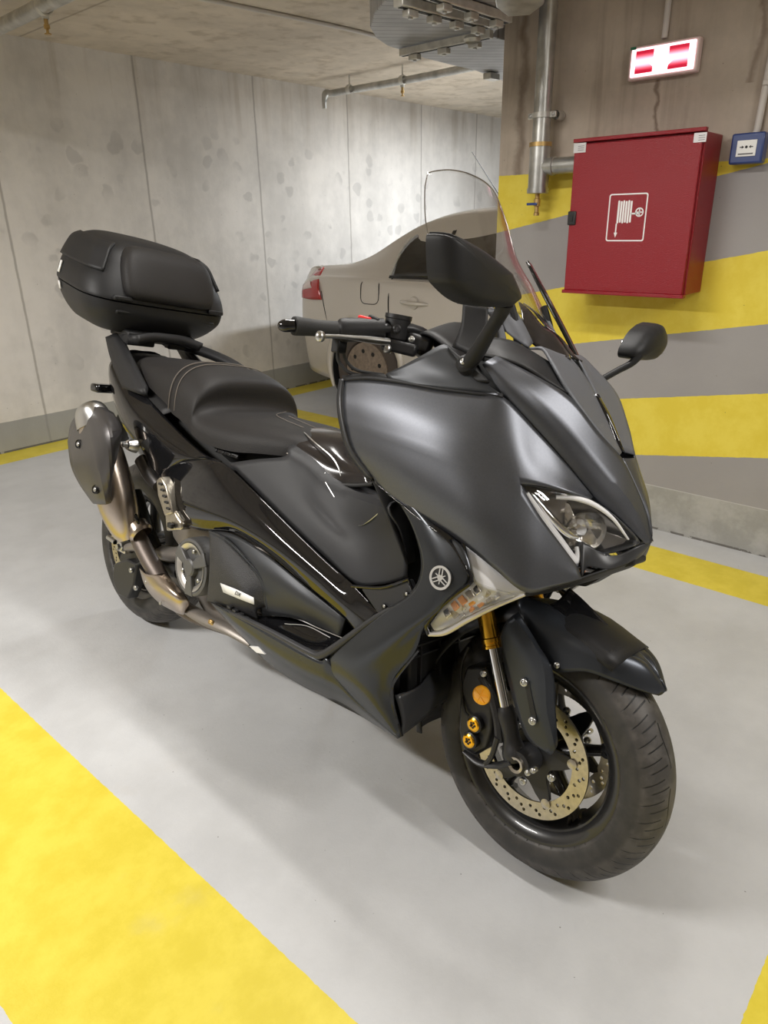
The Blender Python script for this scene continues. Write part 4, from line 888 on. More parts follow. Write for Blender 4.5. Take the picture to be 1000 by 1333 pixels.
# ---- turn signals
for sgn in (1, -1):
    mi = sgn < 0; q = (lambda v: (v[0], v[1] * sgn, v[2]))
    rows_ = [[(-0.1289, -0.2400, 0.7144), (-0.0889, -0.2380, 0.6990), (-0.0487, -0.2260, 0.6772), (-0.0042, -0.2060, 0.6544)],
             [(-0.1053, -0.2500, 0.6839), (-0.0750, -0.2460, 0.6734), (-0.0448, -0.2320, 0.6602), (-0.0077, -0.2040, 0.6500)],
             [(-0.0867, -0.2540, 0.6561), (-0.0642, -0.2500, 0.6494), (-0.0420, -0.2320, 0.6463), (-0.0131, -0.1980, 0.6426)]]
    rows2 = [[(-0.0853, -0.2540, 0.6580), (-0.0526, -0.2440, 0.6552), (-0.0123, -0.2000, 0.6447)],
             [(-0.1090, -0.2620, 0.6291), (-0.0699, -0.2480, 0.6278), (-0.0425, -0.2120, 0.6261)],
             [(-0.1366, -0.2640, 0.5926), (-0.1036, -0.2520, 0.5911), (-0.0803, -0.2240, 0.5970)],
             [(-0.1647, -0.2620, 0.5445), (-0.1563, -0.2500, 0.5307), (-0.1263, -0.2360, 0.5532)]]
    ts = panel('turn_signal', [rows_], 'lens', sc, 5, 4, .002, mirror=mi)
    panel('signal_lens', [rows2], 'lens', ts, 5, 5, .002, mirror=mi)
    sh = lambda R_, d: [[(x - d * .4, y + d, z - .002) for x, y, z in r] for r in R_]
    panel('signal_reflector', [sh(rows_, .010)], 'wht_sp', ts, 4, 4, .002, mirror=mi)
    panel('signal_reflector', [sh(rows2, .014)], 'wht_sp', ts, 4, 4, .002, mirror=mi)
    rg = random.Random(7)
    for i in range(5):                       # faceted bulb chamber: amber, clear and bright cells
        for j in range(3):
            u, v = (i + .5) / 5, (j + .5) / 3; k_ = u * 2.2 + .35; i0 = min(int(k_), 2); f_ = k_ - i0
            g = lambda r: Vector(r[0]).lerp(Vector(r[2]), .12 + .62 * v)
            p = g(rows2[i0]).lerp(g(rows2[i0 + 1]), f_)
            mm = ('bulb', 'bulb', 'disc', 'reflector', 'bulb', 'wht_sp')[(i * 2 + j * 3) % 6] if 0 < i < 4 else ('reflector', 'disc')[(i + j) % 2]
            box('lamp_facet', q((p.x, p.y + .006, p.z)), (.017, .006, .014), mm, ts, Euler((rg.uniform(-.3, .3), .65, rg.uniform(-.3, .3) * sgn)).to_matrix(), .002)
    tube('signal_edge', [q(p) for p in ((-0.1272, -0.2460, 0.7186), (-0.1060, -0.2540, 0.6842), (-0.0867, -0.2600, 0.6600), (-0.1083, -0.2660, 0.6315), (-0.1376, -0.2680, 0.5945), (-0.1660, -0.2660, 0.5481), (-0.1642, -0.2580, 0.5247))], .004, 'gloss', ts, 8, 5)
    tube('signal_edge', [q(p) for p in ((-0.1642, -0.2580, 0.5247), (-0.1351, -0.2450, 0.5376), (-0.0971, -0.2320, 0.5755), (-0.0556, -0.2140, 0.6129), (-0.0047, -0.2040, 0.6510))], [.004, .006, .006, .005, .003], 'silver', ts, 8, 5)

# ---- lower cowl with emblem
L_ = [(-0.3661, -0.2440, 0.7857), (-0.2884, -0.2500, 0.7563), (-0.2281, -0.2620, 0.7105), (-0.1995, -0.2650, 0.6526), (-0.2137, -0.2680, 0.5951), (-0.2839, -0.2740, 0.5248), (-0.4017, -0.2800, 0.3841), (-0.3375, -0.2680, 0.3250), (-0.2147, -0.2360, 0.2700)]
Mm = [(-0.3522, -0.2460, 0.7905), (-0.2327, -0.2560, 0.7503), (-0.1720, -0.2660, 0.7007), (-0.1408, -0.2720, 0.6566), (-0.1543, -0.2760, 0.5887), (-0.2149, -0.2840, 0.5129), (-0.2971, -0.2880, 0.4027), (-0.2693, -0.2760, 0.3542), (-0.2127, -0.2360, 0.2710)]
R_ = [(-0.3399, -0.2460, 0.7932), (-0.1806, -0.2500, 0.7298), (-0.1235, -0.2520, 0.7129), (-0.0923, -0.2580, 0.6638), (-0.1280, -0.2660, 0.6036), (-0.1701, -0.2640, 0.5414), (-0.1917, -0.2560, 0.4746), (-0.2397, -0.2500, 0.3822), (-0.2122, -0.2300, 0.2746)]
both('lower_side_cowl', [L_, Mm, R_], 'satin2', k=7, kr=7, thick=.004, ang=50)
both('side_cowl_gloss_strip', [[(-0.3699, -0.2430, 0.7897), (-0.3076, -0.2490, 0.7674), (-0.2355, -0.2520, 0.7478), (-0.1641, -0.2500, 0.7298), (-0.1247, -0.2460, 0.7148)],
                               [(-0.3591, -0.2480, 0.7794), (-0.2832, -0.2560, 0.7564), (-0.2130, -0.2600, 0.7343), (-0.1479, -0.2600, 0.7129), (-0.0914, -0.2620, 0.6647)]], 'gloss', k=6, kr=4, thick=.005)
for sgn in (1, -1):
    q = (lambda v: (v[0], v[1] * sgn, v[2]))
    both_edge = tube('cowl_front_lip', [q(p) for p in ((-0.1850, -0.2540, 0.4834), (-0.2358, -0.2500, 0.3960), (-0.2394, -0.2480, 0.3592), (-0.2304, -0.2400, 0.3170), (-0.2119, -0.2300, 0.2729))], [.003, .004, .005, .005, .004], 'gloss', sc, 8, 5)
mwe = frame((-0.1434, -0.2765, 0.6504), (1, 0, -.05), (.10, -1, .10)); mwe2 = mwe
em = lathe('maker_emblem', [(0, .002), (.0215, .002), (.0235, 0), (.0235, -.004)], mwe.translation, mwe.col[2].xyz, 'blackp', sc, 40)
mz = mwe @ Matrix.Translation((0, 0, .0028))
plate('emblem_ring', [circ(0, 0, .0228, 48), circ(0, 0, .0182, 48)[::-1]], mz, .0008, 'emb', em)
for k in range(3):                        # three crossed tuning forks
    a = PI / 2 + k * 2 * PI / 3 + .1; R2 = Matrix.Rotation(a, 4, 'Z')
    fk = [(-.0125, -.0009), (.002, -.0009), (.003, -.0042), (.0172, -.0042), (.0172, -.0022), (.0052, -.0022), (.0052, .0022), (.0172, .0022), (.0172, .0042), (.003, .0042), (.002, .0009), (-.0125, .0009)]
    plate('tuning_fork', [fk], mz @ R2, .0008, 'emb', em)

# ---- windscreen
scr = []
for yy, ps in ((-.150, ((-0.2704, -0.1500, 1.1125), (-0.3569, -0.1500, 1.2248), (-0.3998, -0.1500, 1.3056), (-0.4236, -0.1420, 1.3666), (-0.4360, -0.1280, 1.4058))),):
    left = ps
wl = [(-0.2783, -0.1700, 1.1518), (-0.3291, -0.1750, 1.2211), (-0.3802, -0.1700, 1.2866), (-0.4124, -0.1550, 1.3630), (-0.4283, -0.1350, 1.4050)]
ws_rows = []
for f_ in (-1, -.85, -.6, -.3, 0, .3, .6, .85, 1):
    row = []
    for i, (x, y, z) in enumerate(wl):
        bul = (1 - abs(f_) ** 2.2) * (.070 - .008 * i); up = (1 - abs(f_) ** 2.6) * (.0, .0, .0, .008, .026)[i]
        row.append((x + bul - up * .7, -y * f_, z + up))
    ws_rows.append(row)
ws = panel('windscreen', ws_rows, 'screen', sc, 6, 4, .0035, ang=60)
edge = [wl[0], wl[1], wl[2], wl[3], wl[4]]
er = [ws_rows[0][4]] + [r[4] for r in ws_rows[1:-1]] + [ws_rows[-1][4]]
tube('screen_edge', [*[r for r in ws_rows[0]], *[r[4] for r in ws_rows[1:]], *ws_rows[-1][::-1][1:]], .0012, 'dkglass', ws, 8, 4, (4, 12))
# opaque screen base, visor and deflectors
vis = [[(-0.1996, -0.0550, 1.1376), (-0.1803, -0.0550, 1.1123), (-0.1664, -0.0550, 1.0956), (-0.1471, -0.0500, 1.0890), (-0.0954, -0.0250, 1.0756)],
       [(-0.2180, -0.0350, 1.1598), (-0.1949, -0.0340, 1.1404), (-0.1676, -0.0320, 1.1217), (-0.1402, -0.0260, 1.1067), (-0.1015, -0.0140, 1.0773)],
       [(-0.2443, -0.0100, 1.1784), (-0.2197, -0.0100, 1.1660), (-0.1805, -0.0080, 1.1354), (-0.1504, -0.0060, 1.1199), (-0.1075, 0.0000, 1.0793)]]
both('instrument_visor', vis, 'panel', k=5, kr=4, thick=.003)
wedge = [[(-0.2292, -0.0850, 1.1185), (-0.1916, -0.0850, 1.1008), (-0.1602, -0.0800, 1.0864)], [(-0.2244, -0.0800, 1.1418), (-0.1928, -0.0780, 1.1206), (-0.1620, -0.0700, 1.0916)], [(-0.2242, -0.0650, 1.1660), (-0.1970, -0.0620, 1.1370), (-0.1654, -0.0600, 1.0967)]]
both('instrument_shroud', wedge, 'grey_pl', k=4, kr=4, thick=.006)
sb = [[(-0.1599, -0.0800, 1.0850), (-0.1315, -0.0800, 1.0877), (-0.1002, -0.0920, 1.0654), (-0.0476, -0.1090, 1.0183), (0.0081, -0.0720, 0.9527), (0.0433, -0.0340, 0.9128)],
      [(-0.1526, -0.0700, 1.0881), (-0.1260, -0.0620, 1.0855), (-0.0987, -0.0550, 1.0641), (-0.0541, -0.0560, 1.0243), (-0.0037, -0.0340, 0.9671), (0.0369, -0.0140, 0.9156)],
      [(-0.1482, -0.0550, 1.0914), (-0.1237, -0.0350, 1.0837), (-0.0982, -0.0160, 1.0745), (-0.0566, -0.0020, 1.0312), (-0.0100, 0.0000, 0.9740), (0.0304, 0.0000, 0.9171)]]
both('screen_base', sb, 'grey_pl', k=5, kr=4, thick=.005, brr=(1,), ang=24)
pl2 = [[(-0.2112, -0.1650, 1.0594), (-0.1619, -0.1650, 1.0574), (-0.1276, -0.1500, 1.0495), (-0.0912, -0.1400, 1.0348), (-0.0452, -0.1080, 1.0116)],
       [(-0.2122, -0.1500, 1.0765), (-0.1816, -0.1480, 1.0753), (-0.1509, -0.1350, 1.0695), (-0.1171, -0.1100, 1.0608), (-0.0663, -0.0960, 1.0292)],
       [(-0.2218, -0.1200, 1.0961), (-0.1982, -0.1150, 1.0957), (-0.1807, -0.1000, 1.0929), (-0.1563, -0.0850, 1.0820), (-0.1063, -0.0800, 1.0628)]]
both('upper_inner_cowl', pl2, 'plastic', k=5, kr=4, thick=.005, ang=28)
both('screen_garnish', [[(-0.0415, -0.0060, 1.0152), (-0.0101, -0.0080, 0.9768), (0.0268, -0.0120, 0.9225)],
                        [(-0.0409, 0.0060, 1.0158), (-0.0050, 0.0060, 0.9749), (0.0370, 0.0000, 0.9154)]], 'gloss', k=5, kr=3, thick=.006)
# deflector blades behind the screen
panel('wind_deflector', [[(-0.2957, -0.1300, 1.1592), (-0.2849, -0.1400, 1.1111), (-0.2905, -0.1500, 1.0692)], [(-0.2708, -0.1200, 1.1590), (-0.2580, -0.1300, 1.1098), (-0.2451, -0.1500, 1.0587)], [(-0.2478, -0.1100, 1.1572), (-0.2354, -0.1200, 1.1097), (-0.2107, -0.1500, 1.0505)]], 'plastic', sc, 4, 4, .004)
panel('wind_deflector', [[(-0.2833, -0.0800, 1.1591), (-0.2373, -0.0900, 1.1203), (-0.2051, -0.1000, 1.0550)], [(-0.2616, -0.0800, 1.1634), (-0.2194, -0.0900, 1.1217), (-0.1835, -0.1000, 1.0544)]], 'grey_pl', sc, 4, 3, .004)
panel('screen_mount_rail', [[(-0.2908, 0.0700, 1.2722), (-0.2349, 0.0700, 1.2026), (-0.1691, 0.0600, 1.1315), (-0.1188, 0.0500, 1.0760), (-0.0940, 0.0400, 1.0472)], [(-0.2944, 0.0900, 1.2692), (-0.2346, 0.0900, 1.2007), (-0.1656, 0.0800, 1.1244), (-0.1142, 0.0600, 1.0711), (-0.0934, 0.0500, 1.0448)]], 'gloss', sc, 5, 3, .006)
box('instrument_panel', (-.24, 0, 1.0), (.14, .20, .12), 'plastic', sc, Matrix.Rotation(.5, 3, 'Y'), .02, 3)
for s in (-1, 1): tube('screen_rail', [(-.17, s * .07, 1.00), (-.20, s * .07, 1.12), (-.23, s * .07, 1.18)], .008, 'plastic', sc, 8, 3)

# ---- handlebar
for sgn in (1, -1):
    q = (lambda v: Vector((v[0], v[1] * sgn, v[2])))
    ge, g1, g2, g3 = q((-0.5192, -0.3700, 1.0688)), q((-0.4964, -0.2700, 1.0727)), q((-0.4385, -0.1950, 1.0886)), q((-0.3970, -0.1250, 1.0932))
    hbr = tube('handlebar', [ge, g1, g2, g3, Vector((-.37, 0, 1.04))], .011, 'cast', sc, 12, 4)
    gp = tube('grip', [ge, ge.lerp(g1, .06), ge.lerp(g1, .5), g1], [.017, .0185, .0165, .0185], 'rubber', hbr, 20, 6)
    tube('bar_end', [q((-0.5360, -0.3850, 1.0659)), q((-0.5267, -0.3850, 1.0666)), q((-0.5170, -0.3700, 1.0690))], [.010, .0125, .0125], 'gloss', hbr, 20, 3)
    sw = tube('switch_housing', [g1, g1.lerp(g2, .12), g1.lerp(g2, .6), g2], [.019, .0245, .0235, .021], 'plastic', hbr, 18, 5)
    box('starter_switch', q((-0.4656, -0.2250, 1.1033)), (.030, .022, .010), 'red', sw, Euler((0, .1, .5)).to_matrix(), .004)
    box('switch_lever', q((-0.4536, -0.2100, 1.1044)), (.026, .028, .012), 'plastic', sw, Euler((0, .3, .5)).to_matrix(), .004)
    rc = q((-0.4300, -0.1650, 1.0973)); ax_ = Vector((.0, .0, 1))
    rs_ = lathe('brake_reservoir', [(.0, -.030), (.020, -.030), (.026, -.022), (.027, .016), (.0285, .018), (.0285, .026), (.0, .027)], rc + Vector((0, 0, -.002)), (.05, 0, 1), 'cast', hbr, 32)
    lathe('sight_glass', [(.0, .003), (.006, .003), (.009, .001), (.009, -.004)], rc + Vector((.018, -.020 * sgn, -.006)), (.65, -.72 * sgn, 0), 'cast', rs_, 20)
    box('master_cylinder', q((-0.4118, -0.1700, 1.0559)), (.075, .032, .026), 'cast', hbr, Euler((0, .1, .6 * sgn)).to_matrix(), .006)
    box('master_cylinder', q((-0.3945, -0.1300, 1.0676)), (.06, .04, .04), 'cast', hbr, Euler((0, .2, .6 * sgn)).to_matrix(), .010)
    bolt('clamp_bolt', q((-0.3940, -0.1550, 1.0746)), (.6, -.75 * sgn, .1), .007, 'steel', hbr, .005)
    lv = tube('brake_lever', [q((-0.4563, -0.3600, 1.0545)), q((-0.4531, -0.3550, 1.0553)), q((-0.4480, -0.3150, 1.0598)), q((-0.4407, -0.2750, 1.0616)), q((-0.4356, -0.2400, 1.0625)), q((-0.4233, -0.1950, 1.0634))], [.006, .0058, .0052, .0065, .009, .0105], 'steel', hbr, 14, 5, (), .8)
    lathe('lever_ball', [(0, .011), (.006, .0095), (.0095, .005), (.0105, 0), (.0095, -.005), (.006, -.0095), (0, -.011)], q((-0.4531, -0.3570, 1.0551)), (0, 0, 1), 'steel', lv, 20)
    bolt('lever_pivot', q((-0.4213, -0.1950, 1.0527)), (0, 0, -1), .008, 'steel', lv, .012)
    tube('brake_hose', [q((-0.5010, -0.2600, 1.0392)), q((-0.5043, -0.2500, 1.0113)), q((-0.4886, -0.2300, 0.9905)), q((-0.4603, -0.2000, 0.9878))], .004, 'rubber', hbr, 8, 5)
    tube('throttle_cable', [q((-0.4903, -0.2550, 1.0406)), q((-0.4945, -0.2400, 1.0163)), q((-0.4768, -0.2200, 0.9974)), q((-0.4265, -0.1900, 0.9957))], .0035, 'rubber', hbr, 8, 5)
    box('cable_guide', q((-0.4975, -0.2600, 1.0457)), (.022, .026, .036), 'plastic', hbr, None, .003)
panel('handlebar_cover', [[(-.43, -.13, 1.06), (-.38, -.14, 1.09), (-.31, -.15, 1.07), (-.26, -.15, 1.03)], [(-.45, 0, 1.08), (-.39, 0, 1.125), (-.32, 0, 1.10), (-.25, 0, 1.05)], [(-.43, .13, 1.06), (-.38, .14, 1.09), (-.31, .15, 1.07), (-.26, .15, 1.03)]], 'plastic', sc, 5, 6, .006)
panel('handlebar_cover', [[(-.43, -.13, 1.06), (-.38, -.14, 1.05), (-.31, -.15, 1.02), (-.26, -.15, 1.0)], [(-.42, 0, 1.02), (-.38, 0, 1.0), (-.32, 0, .98), (-.25, 0, .97)], [(-.43, .13, 1.06), (-.38, .14, 1.05), (-.31, .15, 1.02), (-.26, .15, 1.0)]], 'plastic', sc, 5, 6, .006)

# ---- centre tunnel, console
tun = [[(-0.9102, -0.2050, 0.7095), (-0.7684, -0.2050, 0.6565), (-0.6293, -0.2050, 0.6045), (-0.5160, -0.2050, 0.5654), (-0.4166, -0.2080, 0.5385), (-0.3305, -0.2120, 0.5671), (-0.2695, -0.2150, 0.6008)],
       [(-0.8181, -0.1900, 0.7377), (-0.7183, -0.1900, 0.6964), (-0.6130, -0.1900, 0.6546), (-0.5076, -0.1920, 0.6177), (-0.4037, -0.1980, 0.5857), (-0.3227, -0.2100, 0.6120), (-0.2740, -0.2180, 0.6395)],
       [(-0.7341, -0.1680, 0.7616), (-0.6642, -0.1680, 0.7168), (-0.5942, -0.1660, 0.6762), (-0.5066, -0.1700, 0.6432), (-0.4031, -0.1850, 0.6459), (-0.3342, -0.2050, 0.6756), (-0.2974, -0.2220, 0.6956)],
       [(-0.7530, -0.1350, 0.7846), (-0.6745, -0.1300, 0.7610), (-0.6094, -0.1250, 0.7326), (-0.5239, -0.1300, 0.7184), (-0.4285, -0.1600, 0.7247), (-0.3644, -0.2000, 0.7343), (-0.3247, -0.2300, 0.7461)],
       [(-.74, 0, .80), (-.66, 0, .76), (-.60, 0, .73), (-.52, 0, .70), (-.46, 0, .70), (-.40, 0, .72), (-.36, 0, .74)]]
both('centre_tunnel', [tun], 'tunnel', k=5, kr=5, thick=.004, ang=24)
con = [[(-0.7673, -0.1350, 0.7623), (-0.7161, -0.1320, 0.7508), (-0.6299, -0.1260, 0.7320), (-0.5761, -0.1200, 0.7246), (-0.4836, -0.1200, 0.7452)],
       [(-0.7817, -0.1200, 0.7990), (-0.7144, -0.1180, 0.7858), (-0.6396, -0.1120, 0.7676), (-0.5786, -0.1080, 0.7610), (-0.5114, -0.1100, 0.7660)],
       [(-0.8327, -0.0700, 0.8103), (-0.7576, -0.0700, 0.8132), (-0.6705, -0.0700, 0.8052), (-0.6043, -0.0700, 0.7831), (-0.5486, -0.0700, 0.7622)],
       [(-.78, 0, .825), (-.70, 0, .825), (-.61, 0, .81), (-.53, 0, .77), (-.47, 0, .73)]]
both('console_lid', [con], 'panel', k=5, kr=5, thick=.004)
for sgn in (1, -1):
    q = (lambda v: (v[0], v[1] * sgn, v[2]))
    tube('console_trim', [q(p) for p in ((-0.7639, -0.1380, 0.7630), (-0.6966, -0.1340, 0.7509), (-0.6287, -0.1280, 0.7380))], .0035, 'chrome', sc, 8, 3)
    tube('console_trim', [q(p) for p in ((-0.7623, -0.0900, 0.8163), (-0.6935, -0.1080, 0.7993), (-0.6286, -0.1140, 0.7793), (-0.5956, -0.1160, 0.7540), (-0.5811, -0.1180, 0.7271))], .0018, 'steel', sc, 8, 4)
    tube('console_gap', [q(p) for p in ((-0.5839, -0.1220, 0.7210), (-0.5265, -0.1220, 0.7321), (-0.4745, -0.1250, 0.7475))], .005, 'blackp', sc, 8, 3)
    tube('tunnel_seam', [q(p) for p in ((-0.6030, -0.1500, 0.7238), (-0.5646, -0.1520, 0.6955), (-0.5103, -0.1600, 0.6651), (-0.4625, -0.1720, 0.6569), (-0.4254, -0.1840, 0.6748), (-0.3688, -0.2000, 0.7215))], .0012, 'steel', sc, 6, 5)
brk = [(-0.3489, -0.2620, 0.5574), (-0.2938, -0.2620, 0.5789), (-0.2323, -0.2620, 0.6151), (-0.2073, -0.2620, 0.5867), (-0.2492, -0.2640, 0.5500), (-0.2885, -0.2660, 0.5216)]
for sgn in (1, -1):
    q = (lambda v: (v[0], v[1] * sgn, v[2]))
    pb_ = prism('footboard_bracket', [q(p) for p in brk], (0, .02 * sgn, 0), 'tunnel', sc, .003)
    bolt('bracket_bolt', q((-0.2775, -0.2660, 0.5438)), (0, -sgn, 0), .007, 'blackp', pb_, .003); bolt('bracket_bolt', q((-0.2274, -0.2640, 0.5867)), (0, -sgn, 0), .007, 'blackp', pb_, .003)
    bolt('bracket_screw', q((-0.2742, -0.2680, 0.5470)), (0, -sgn, 0), .0035, 'steel', pb_, .003); bolt('bracket_screw', q((-0.2243, -0.2660, 0.5897)), (0, -sgn, 0), .0035, 'steel', pb_, .003)
    tube('bracket_edge', [q(p) for p in ((-0.3794, -0.2580, 0.5536), (-0.2921, -0.2640, 0.5798), (-0.2273, -0.2640, 0.6186), (-0.2061, -0.2640, 0.5891))], .003, 'gloss', sc, 8, 4, (2,))

# ---- long gloss panel along the side
gl = [[(-1.1288, -0.2050, 0.6740), (-1.0297, -0.2080, 0.6981), (-0.9200, -0.2120, 0.7057), (-0.7567, -0.2140, 0.6540), (-0.6167, -0.2160, 0.6052), (-0.4852, -0.2220, 0.5642), (-0.3952, -0.2360, 0.5465), (-0.2881, -0.2620, 0.5226)],
      [(-1.1667, -0.2140, 0.6511), (-1.0490, -0.2220, 0.6712), (-0.9431, -0.2320, 0.6586), (-0.7758, -0.2380, 0.6198), (-0.6208, -0.2400, 0.5804), (-0.4837, -0.2440, 0.5444), (-0.3888, -0.2500, 0.5213), (-0.2937, -0.2640, 0.5160)],
      [(-1.2193, -0.2140, 0.6131), (-1.1079, -0.2360, 0.5898), (-0.9580, -0.2460, 0.5834), (-0.7964, -0.2460, 0.5757), (-0.6435, -0.2460, 0.5557), (-0.4961, -0.2480, 0.5229), (-0.3868, -0.2560, 0.5037), (-0.3058, -0.2660, 0.4968)],
      [(-1.1795, -0.2140, 0.5539), (-1.0923, -0.2300, 0.5092), (-0.9644, -0.2360, 0.5175), (-0.8152, -0.2340, 0.5493), (-0.6778, -0.2340, 0.5326), (-0.5272, -0.2400, 0.5004), (-0.4033, -0.2520, 0.4795), (-0.3326, -0.2660, 0.4593)]]
both('side_gloss_panel', [gl], 'gloss', k=7, kr=6, thick=.004, ang=40)
for sgn in (1, -1):
    q = (lambda v: (v[0], v[1] * sgn, v[2]))
sp_ = [[(-0.9299, -0.2360, 0.5246), (-0.8214, -0.2360, 0.5438), (-0.6782, -0.2380, 0.5291), (-0.5277, -0.2440, 0.4990), (-0.3849, -0.2580, 0.4766)],
       [(-0.8174, -0.2460, 0.4972), (-0.7178, -0.2500, 0.4973), (-0.6035, -0.2520, 0.4888), (-0.4865, -0.2540, 0.4723), (-0.3858, -0.2600, 0.4661)],
       [(-0.7304, -0.2460, 0.4429), (-0.6658, -0.2500, 0.4488), (-0.5837, -0.2500, 0.4531), (-0.4865, -0.2500, 0.4457), (-0.3899, -0.2580, 0.4500)],
       [(-0.6736, -0.2400, 0.3765), (-0.6261, -0.2400, 0.3936), (-0.5455, -0.2400, 0.4148), (-0.4677, -0.2400, 0.4207), (-0.3962, -0.2560, 0.4329)]]
both('side_cover', [sp_], 'cover_grey', k=5, kr=5, thick=.004)
cv = [[(-0.9095, -0.2480, 0.5293), (-0.8492, -0.2500, 0.5295), (-0.7554, -0.2500, 0.5019), (-0.6797, -0.2480, 0.4655), (-0.6633, -0.2420, 0.4046)],
      [(-0.8787, -0.2620, 0.4771), (-0.8239, -0.2680, 0.4818), (-0.7611, -0.2700, 0.4669), (-0.7077, -0.2660, 0.4456), (-0.6789, -0.2500, 0.3967)],
      [(-0.8712, -0.2640, 0.4169), (-0.8171, -0.2720, 0.4251), (-0.7566, -0.2740, 0.4288), (-0.7111, -0.2700, 0.4212), (-0.6869, -0.2520, 0.3862)],
      [(-0.8925, -0.2500, 0.3435), (-0.8370, -0.2560, 0.3551), (-0.7844, -0.2560, 0.3588), (-0.7326, -0.2520, 0.3618), (-0.6854, -0.2460, 0.3654)]]
ec = panel('engine_side_cover', [cv], 'tex', sc, 6, 5, .004, ang=30)
panel('engine_side_cover', [cv], 'tex', sc, 6, 5, .004, ang=30, mirror=True)
tube('cover_edge', [(-0.9123, -0.2460, 0.5283), (-0.8401, -0.2520, 0.5322), (-0.7469, -0.2520, 0.5047), (-0.6717, -0.2500, 0.4684), (-0.6588, -0.2430, 0.4024)], .004, 'satin2', ec, 8, 5)
bd = panel('model_badge', [[(-0.8074, -0.2765, 0.4249), (-0.7413, -0.2785, 0.4306), (-0.6751, -0.2755, 0.4305)], [(-0.7916, -0.2765, 0.4055), (-0.7291, -0.2785, 0.4107), (-0.6698, -0.2755, 0.4146)]], 'white', ec, 3, 2, .002)
tp = Vector((-0.7306, -0.2810, 0.4226)); tx = (Vector((-0.6814, -0.2790, 0.4231)) - Vector((-0.7868, -0.2790, 0.4197)))
text('badge_text', 'DX', .015, frame(tp, tx, (0, -1, .05)), 'blackp', bd, .0003, .35)
# footboard tray and belly
both('footboard', [[(-0.8156, -0.2320, 0.3453), (-0.7003, -0.2250, 0.3680), (-0.5849, -0.2150, 0.3955), (-0.4744, -0.2200, 0.4101), (-0.4127, -0.2300, 0.4171)],
                   [(-0.7683, -0.2550, 0.3497), (-0.6676, -0.2500, 0.3606), (-0.5734, -0.2450, 0.3669), (-0.4861, -0.2450, 0.3773), (-0.4142, -0.2500, 0.4028)],
                   [(-0.7248, -0.2720, 0.3625), (-0.6211, -0.2760, 0.3675), (-0.5252, -0.2800, 0.3740), (-0.4607, -0.2820, 0.3774), (-0.4065, -0.2800, 0.3984)]], 'gloss', k=4, kr=4, thick=.006)
for sgn in (1, -1):
    q = (lambda v: (v[0], v[1] * sgn, v[2]))
    tube('footboard_rim', [q(p) for p in ((-0.8247, -0.2620, 0.3521), (-0.6955, -0.2760, 0.3679), (-0.5723, -0.2820, 0.3755), (-0.4490, -0.2860, 0.3794), (-0.4134, -0.2860, 0.3900), (-0.3656, -0.2820, 0.4363), (-0.2853, -0.2720, 0.5223), (-0.2034, -0.2680, 0.5923))], [.004, .006, .007, .008, .009, .008, .006, .003], 'trim', sc, 10, 5)
    tube('footboard_line', [q(p) for p in ((-0.6631, -0.2400, 0.3863), (-0.5587, -0.2400, 0.4120), (-0.4758, -0.2440, 0.4186), (-0.3693, -0.2620, 0.4356))], .0014, 'steel', sc, 6, 4)
    tube('footboard_line', [q(p) for p in ((-0.6915, -0.2360, 0.3612), (-0.6071, -0.2300, 0.3786), (-0.5298, -0.2280, 0.4008), (-0.4452, -0.2350, 0.4058))], .0014, 'steel', sc, 6, 4)
    for i in range(4):
        box('footboard_vent', q((-.770 + i * .022, -.268, .372 - i * .002)), (.014, .012, .006), 'tex', sc, None, .001)
bel = [[(-0.8588, -0.2620, 0.3530), (-0.7627, -0.2720, 0.3613), (-0.6162, -0.2800, 0.3682), (-0.4862, -0.2860, 0.3720), (-0.4158, -0.2860, 0.3745), (-0.3977, -0.2840, 0.3850), (-0.3375, -0.2680, 0.3250), (-0.2147, -0.2360, 0.2700)],
       [(-0.8311, -0.2560, 0.3360), (-0.7322, -0.2680, 0.3324), (-0.6002, -0.2760, 0.3245), (-0.4872, -0.2780, 0.3207), (-0.4135, -0.2760, 0.3252), (-0.3787, -0.2720, 0.3262), (-0.3202, -0.2580, 0.3026), (-0.2159, -0.2340, 0.2670)],
       [(-0.8221, -0.2360, 0.3117), (-0.7389, -0.2400, 0.2947), (-0.6242, -0.2400, 0.2657), (-0.5211, -0.2400, 0.2610), (-0.4410, -0.2360, 0.2638), (-0.3853, -0.2320, 0.2668), (-0.3209, -0.2260, 0.2628), (-0.2208, -0.2300, 0.2631)]]
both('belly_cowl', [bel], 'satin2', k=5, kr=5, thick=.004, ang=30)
both('belly_underside', [[(-0.8221, -0.2360, 0.3117), (-0.6242, -0.2400, 0.2657), (-0.4410, -0.2360, 0.2638), (-0.3209, -0.2260, 0.2628), (-0.2208, -0.2300, 0.2631)], [(-.78, -.10, .30), (-.62, -.1, .235), (-.45, -.1, .225), (-.35, -.1, .235), (-.25, -.1, .27)], [(-.78, 0, .29), (-.62, 0, .225), (-.45, 0, .215), (-.35, 0, .225), (-.25, 0, .27)]], 'plastic', k=4, kr=4, thick=.004)
prism('belly_reflector', [(-0.6791, -0.2720, 0.3025), (-0.6446, -0.2720, 0.3140), (-0.6168, -0.2720, 0.3050), (-0.6480, -0.2720, 0.2966)], (0, .006, 0), 'wht_sp', sc, .001)

